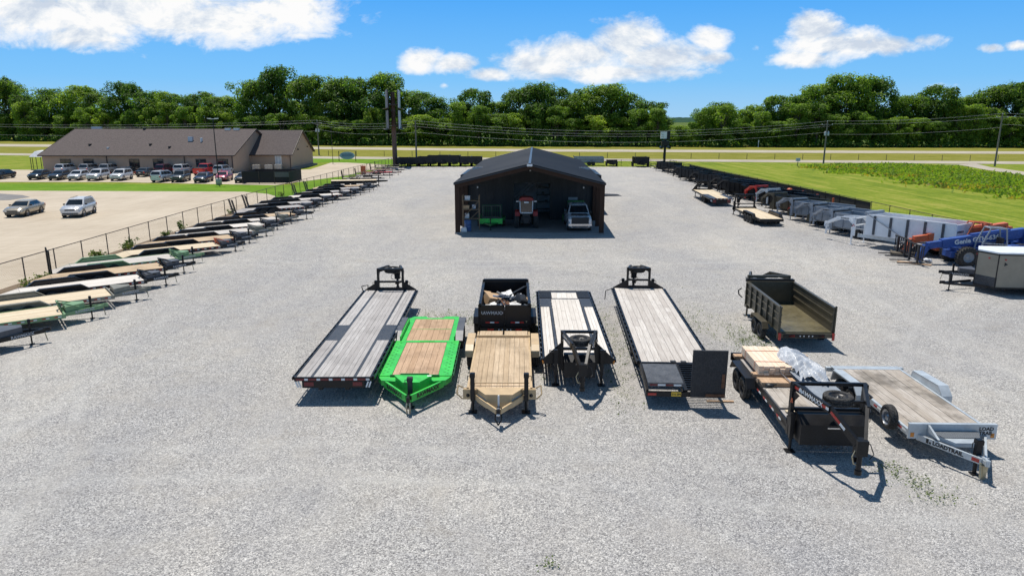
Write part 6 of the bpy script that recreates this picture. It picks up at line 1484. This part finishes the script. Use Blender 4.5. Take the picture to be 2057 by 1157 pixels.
for i,yy in enumerate((84.5,80.5,76.5)):
    k = MB(); k.box(-.09,.09,-.05,.05,0,1.05); k.box(-.12,.12,-.09,.09,0,.06); k.box(-.1,.1,-.06,.06,.95,1.02); o = k.build('marker_post', ORANGE); o.location = (34.65+.03*i,yy,0); tag(o, f'orange marker post against the black fence screen, {ORD[i]} from the back', 'post', 'orange posts on the right fence')
k = MB(); k.lathe([(0,0),(.35,0),(.37,.5),(.30,.95),(.2,1.05),(0,1.08)],'z',n=16); o = k.build('orange_drum', ORANGE); o.location=(34.2,87.5,.0); tag(o,'orange drum at the far end of the black fence screen','drum')
# small posts along the frontage road (a row of stakes)
GP = 'stakes along the frontage road'
for i in range(26):
    px = 660+i*56; x,y = at(px, 313+ (px-660)*.0085); k = MB(); k.tube((0,0,0),(0,0,1.3),.07,.06,6); k.tube((0,0,1.25),(0,0,1.3),.09,n=6); o = k.build('stake', FGAL); o.location=(x,y,0); tag(o, 'thin dark stake in the grass strip beside the frontage road', 'stake', GP)

# ------------------------------------------------------------------ poles, wires, signs
POLEW = wood('grey_pole_wood', (.20,.18,.155), (.26,.24,.21), (.12,.11,.09), .2, .9, 'z')
def upole(px, py, top, label, trans=False, arm=True, d=None):
    x,y = at(px,py); t = thing('utility_pole', label, 'utility pole', x, y, 90, 'utility poles')
    MB().tube((0,0,-.1),(0,0,top),.19,.12,10).build('pole', POLEW, t)
    if arm:
        k = MB(); k.box(-1.2,1.2,-.06,.06,top-.75,top-.63); k.bar((-.8,0,top-.7),(0,0,top-1.3),.04,.04); k.bar((.8,0,top-.7),(0,0,top-1.3),.04,.04); k.build('crossarm', POLEW, t)
        for s in (-1.1,0,1.1):
            k = MB(); z0 = top if s == 0 else top-.63; k.lathe([(0,0),(.06,0),(.08,.06),(.05,.12),(.07,.18),(0,.22)],'z',(s,0,z0),10); k.build('insulator', TAPE, t)
    if trans:
        for s in (-.42,.42):
            k = MB(); k.lathe([(0,0),(.2,0),(.21,.06),(.21,.7),(.18,.78),(0,.8)],'z',(s*.75,-.15,top-2.9),16); k.tube((s*.75,-.15,top-2.1),(s*.75,-.15,top-1.9),.04); k.build('transformer', plain('pale_transformer%d' % int(x), (.5,.52,.53), .5), t)
    return Vector((x,y,top))
p1 = upole(641,312,8.9,'pale utility pole with two transformers behind the office gable',True)
p2 = upole(837,332,8.9,'grey utility pole right of the billboard',False,False)
p3 = upole(1654,329,8.8,'grey utility pole at the near edge of the right meadow',True)
p4 = upole(1998,334,10.3,'tall leaning grey utility pole at the far right')
p5 = upole(1437,289,7.0,'slim distant utility pole in front of the woods right of the gap',False,False)
WIRE = plain('bare_wire', (.42,.43,.44), .5)
def wires(a, b, sag, offs, label):
    k = MB()
    for (dx, dz) in offs:
        pts = []
        for i in range(13):
            f = i/12; p = a.lerp(b, f); pts.append((p.x+dx, p.y, p.z+dz-sag*4*f*(1-f)))
        k.path(pts, .016, 4)
    o = k.build('overhead_wires', WIRE); tag(o, label, 'wires', 'overhead power lines')
offs = [(0,.15),(-1.1,-.45),(1.1,-.5),(0,-2.6)]
off2 = [(0,.1),(.3,-.5),(-.3,-1.0),(0,-2.2)]
wires(Vector((-190,195,9.6)), p1, 1.6, offs, 'power lines running from the left edge to the transformer pole')
wires(p1, p2, .8, off2, 'power lines between the transformer pole and the billboard pole')
wires(p2, p3, 2.1, off2, 'long sagging power lines passing behind the barn')
wires(p3, p4, .5, [(0,.15),(1.1,-.45),(0,-2.6)], 'power lines between the two right hand poles')
wires(p4, Vector((190,135,10.3)), 1.2, [(0,.15),(1.1,-.45),(0,-2.0)], 'power lines leaving the far right pole')
# billboard on a monopole
x,y = at(794,334); t = thing('billboard', 'tall rusty monopole billboard with two stacked pairs of edge-on panels', 'billboard', x, y, 90)
RUSTY = paint('brown_steel_column', (.11,.06,.045), .6, .1, .3)
MB().tube((0,0,0),(0,0,14.6),.50,.42,18).build('column', RUSTY, t)
ang = math.atan2(x, y)
def panel(side, z0, z1):
    a = side*rad(2.2); dirv = Vector((math.sin(ang+a), math.cos(ang+a), 0)); nrm = Vector((dirv.y,-dirv.x,0)); base = nrm*side*1.25
    k = MB(); p, q = base - dirv*4.6 + nrm*side*.0, base + dirv*4.6
    k.bar(p+Vector((0,0,(z0+z1)/2)), q+Vector((0,0,(z0+z1)/2)), .22, z1-z0); k.build('panel', [plain('faded_panel%d%d'%(side,int(z0)), (.42,.47,.52) if side > 0 else (.20,.19,.20), .5)][0], t)
    k = MB()
    for f in (-.8,-.4,0,.4,.8): k.bar(base*.82+dirv*4.6*f+Vector((0,0,z0-.2)), base*.82+dirv*4.6*f+Vector((0,0,z1)), .08,.08)
    k.bar(base*1.35-dirv*4.8+Vector((0,0,z0-.15)), base*1.35+dirv*4.8+Vector((0,0,z0-.15)), .7,.06); k.bar(base*.8-dirv*4.7+Vector((0,0,(z0+z1)/2)), base*.8+dirv*4.7+Vector((0,0,(z0+z1)/2)), .1,.1); k.build('catwalk', BROWN, t)
for z0,z1 in ((7.5,11.0),(11.5,14.9)):
    for s in (-1,1): panel(s, z0, z1)
    k = MB()
    for f in (-3.5,-1.2,1.2,3.5):
        d = Vector((math.sin(ang),math.cos(ang),0))*f; n_ = Vector((math.cos(ang),-math.sin(ang),0)); k.bar(d-n_*.9+Vector((0,0,z0+.6)), d+n_*.9+Vector((0,0,z0+.6)), .12,.14)
    k.build('bracing', BROWN, t)
# pylon sign on the right of the barn
x,y = at(1334,332); t = thing('pole_sign', 'black pole sign with white lit face beyond the right row', 'sign', x, y, 90)
MB().box(-.22,.22,-.18,.18,0,6.2).build('pole', BLACK, t)
z0 = zat(280,y); z1 = zat(265,y)
MB().box(-1.0,.25,-.25,.25,z0+.1,z1).build('sign_face', plain('white_sign_face', (.62,.66,.66), .4), t); MB().box(.25,.9,-.3,.3,z0-.1,z1+.1).build('side_box', BLACK, t)
k = MB(); k.box(-.9,-.3,-.262,-.255,z0+.5,z0+.62); k.box(-.85,-.45,-.262,-.255,z0+.8,z0+.98); k.build('lettering', GREYINK, t)
k = MB(); k.box(-.75,.75,-.5,.5,z0-1.3,z0-.35); k.box(-.9,1.0,-.6,.6,z0-1.75,z0-1.5); k.tube((-.8,-.62,z0-1.7),(-.8,.62,z0-1.7),.28,n=12); k.tube((.85,-.62,z0-1.7),(.85,.62,z0-1.7),.28,n=12); k.build('display_frame', BLACK, t)
# office sign
x,y = at(698,324); t = thing('oval_sign', 'pale blue oval sign between two black posts on the office lawn', 'sign', x, y, 90)
for s in (-1.9,1.9): MB().tube((s,0,0),(s,0,2.3),.08).build('post', BROWN, t)
k = MB(); k.prism([(1.75*math.cos(i*math.pi/12), 1.25+.85*math.sin(i*math.pi/12)) for i in range(24)],'y',-.06,.06); k.build('panel', plain('pale_blue_panel', (.33,.43,.58), .5), t)
k = MB()
for i in range(9): k.box(-1.2+i*.28,-1.0+i*.28,-.072,-.062,1.0,1.7)
k.build('lettering', plain('darker_blue', (.12,.2,.36), .5), t)
k = MB(); k.tube((-1.9,0,2.25),(1.9,0,2.25),.05); k.build('top_bar', BROWN, t)
x,y = at(669,330); t = thing('flag_pole', 'slim dark bare pole at the right end of the office', 'pole', x, y, 90); MB().tube((0,0,0),(0,0,7.5),.06,.04).build('pole', BROWN, t); k = MB(); k.lathe([(0,0),(.10,.03),(.12,.1),(.08,.18),(0,.2)],'z',(0,0,7.5),10); k.build('finial', BROWN, t)
x,y = at(1602,334); t = thing('mail_post', 'small grey box on a post in the right lawn', 'post', x, y, 90); MB().tube((0,0,0),(0,0,1.3),.06).build('post', FGAL, t); MB().box(-.4,.4,-.2,.2,1.0,1.6).build('box', PALEB, t)
x,y = at(1523,296); t = thing('marker_post', 'thin pale marker post in front of the woods', 'post', x, y, 90); MB().tube((0,0,0),(0,0,2.2),.12).build('post', TAPE, t); MB().box(-.15,.15,-.1,.1,1.6,2.3).build('cap', TAPE, t)

# ------------------------------------------------------------------ light, sky, camera
w = bpy.data.worlds.new('World'); S.world = w; w.use_nodes = True; t = w.node_tree; bg = t.nodes['Background']; out = t.nodes['World Output']
SUNV = Vector((-.16,.35,1)).normalized(); EL = math.asin(SUNV.z)
sky = t.nodes.new('ShaderNodeTexSky'); sky.sky_type = 'NISHITA'; sky.sun_disc = False; sky.sun_elevation = EL; sky.sun_rotation = math.atan2(SUNV.x, SUNV.y)
sky.air_density = 1.0; sky.dust_density = .25; sky.ozone_density = 3.0; sky.altitude = 100
hs = N(t, 'ShaderNodeHueSaturation', Saturation=1.1, Value=1.0); t.links.new(sky.outputs[0], hs.inputs['Color'])
tc = t.nodes.new('ShaderNodeTexCoord'); sp = t.nodes.new('ShaderNodeSeparateXYZ'); t.links.new(tc.outputs['Generated'], sp.inputs[0])
SK = .10
grad = ramp(t, sp.outputs[2], [(0.0,(.34,.63,.95)),(.05,(.18,.54,1.0)),(.17,(.05,.38,.98)),(.40,(.07,.21,.43)),(1.0,(.035,.08,.145))])
cool = mixc(t, .86, mixc(t, 1.0, hs.outputs[0], (.8,.95,1.05), 'MULTIPLY'), mixc(t, 1.0, grad, (1/SK,1/SK,1/SK), 'MULTIPLY'))
t.links.new(cool, bg.inputs[0]); bg.inputs[1].default_value = SK
# clouds as shapes in the sky's own directions (x/y, z/y)
yy = mth(t,'MAXIMUM',sp.outputs[1],.02); U = mth(t,'DIVIDE',sp.outputs[0],yy); V = mth(t,'DIVIDE',sp.outputs[2],yy)
cv = t.nodes.new('ShaderNodeCombineXYZ'); t.links.new(U,cv.inputs[0]); t.links.new(mth(t,'MULTIPLY',V,1.6),cv.inputs[1])
n1 = noise(t, cv.outputs[0], 9.0, 10, .64, .3); n2 = noise(t, cv.outputs[0], 30.0, 7, .62, .2); n0 = noise(t, cv.outputs[0], 3.6, 4, .6)
def sk(px,py):
    u=(px-1028.5)/FOC; v=(py-578.5)/FOC; c,s=math.cos(PITCH),math.sin(PITCH); y_=c-v*s; return u/y_, (-s-v*c)/y_
CL = [(240,20,330,62,1),(420,40,210,48,1),(150,75,110,30,.9),(560,20,160,45,.85),(90,20,160,60,1),(600,72,60,10,.5),
      (850,118,46,26,1),(905,128,60,20,.9),(845,135,40,14,.8),(985,150,50,16,.9),(1250,85,85,48,1.05),(1170,110,120,40,1),(1320,118,120,34,1),(1100,130,110,32,.95),(1240,145,190,22,.9),(1430,78,45,24,.85),(1425,118,60,14,.8),
      (1520,95,22,14,.45),(1640,62,60,32,1),(1690,90,120,30,1),(1780,92,90,22,.95),(1620,118,80,18,.9),(1850,82,50,16,.7),(1995,98,28,9,.7),(2045,92,30,10,.8),(893,172,10,6,.4),(1960,172,120,7,.25)]
best = None; hts = None
for px,py,a,b_,st in CL:
    u0,v0 = sk(px,py); ea = mth(t,'POWER',mth(t,'MULTIPLY',mth(t,'SUBTRACT',U,u0),FOC/a/1.0),2.0); eb = mth(t,'POWER',mth(t,'MULTIPLY',mth(t,'SUBTRACT',V,v0),FOC/b_/1.0),2.0)
    e = mth(t,'MULTIPLY',mth(t,'SUBTRACT',1.12,mth(t,'SQRT',mth(t,'ADD',ea,eb))),st*.9 if False else st)
    e = mth(t,'SUBTRACT',e,(1-st)*.35) if st < 1 else e
    best = e if best is None else mth(t,'SMOOTH_MAX',best,e,.18) if False else (e if best is None else mth(t,'MAXIMUM',best,e))
dens = mth(t,'ADD',best, mth(t,'ADD', mth(t,'MULTIPLY',mth(t,'SUBTRACT',n1,.5),2.1), mth(t,'MULTIPLY',mth(t,'SUBTRACT',n2,.5),.8)))
mask = ramp(t, dens, [(-.0,0.0),(.12,.18),(.30,.60),(.62,1.0)])
cv2 = t.nodes.new('ShaderNodeVectorMath'); cv2.operation = 'ADD'; t.links.new(cv.outputs[0], cv2.inputs[0]); cv2.inputs[1].default_value = (-.006,.022,0)
n1b = noise(t, cv2.outputs[0], 9.0, 10, .64, .3)
rel = mth(t,'MULTIPLY',mth(t,'SUBTRACT',n1,n1b),1.1)
shade = ramp(t, mth(t,'ADD',rel,mth(t,'ADD',mth(t,'MULTIPLY',n0,.6),mth(t,'MULTIPLY',n1,.4))), [(.34,(.62,.70,.82)),(.47,(.82,.87,.93)),(.57,(1.0,1.0,1.0))])
bg2 = t.nodes.new('ShaderNodeBackground'); t.links.new(shade, bg2.inputs[0]); bg2.inputs[1].default_value = .98
n5 = noise(t, tc.outputs['Generated'], 2.6, 7, .6, .4)
high = mth(t,'MULTIPLY', ramp(t, n5, [(.52,0.0),(.64,.38)]), ramp(t, mth(t,'MAXIMUM', mth(t,'MULTIPLY',sp.outputs[1],-1.0), mth(t,'SUBTRACT',sp.outputs[2],.32)), [(0.0,0.0),(.12,1.0)]))  # unseen clouds overhead and behind the camera, added as white fill light
mx = t.nodes.new('ShaderNodeMixShader'); front = mth(t,'GREATER_THAN',sp.outputs[1],.05); up = mth(t,'GREATER_THAN',sp.outputs[2],0.0)
t.links.new(mth(t,'MULTIPLY',mth(t,'MAXIMUM',mth(t,'MULTIPLY',mask,front),high),up), mx.inputs[0]); t.links.new(bg.outputs[0],mx.inputs[1]); t.links.new(bg2.outputs[0],mx.inputs[2]); t.links.new(mx.outputs[0],out.inputs[0])
sl_ = bpy.data.lights.new('sun','SUN'); sl_.energy = 4.85; sl_.angle = rad(.53); sl_.color = (1,.95,.87); so = bpy.data.objects.new('sun',sl_); COL.objects.link(so); so.rotation_euler = (-SUNV).to_track_quat('-Z','Y').to_euler(); so.location = (0,0,60)
cam = bpy.data.cameras.new('camera'); co = bpy.data.objects.new('camera', cam); COL.objects.link(co); co.location = (0,0,CAM_H); co.rotation_euler = (math.pi/2-PITCH,0,0)
cam.sensor_width = 36; cam.lens = FOC/2057*36; cam.clip_start = .1; cam.clip_end = 8000; S.camera = co
S.render.resolution_x = 1024; S.render.resolution_y = 575
S.view_settings.view_transform = 'Standard'; S.view_settings.look = 'None'; S.view_settings.exposure = 0.0; S.view_settings.gamma = 1
S.render.engine = 'CYCLES'; S.cycles.max_bounces = 6; S.cycles.transparent_max_bounces = 8
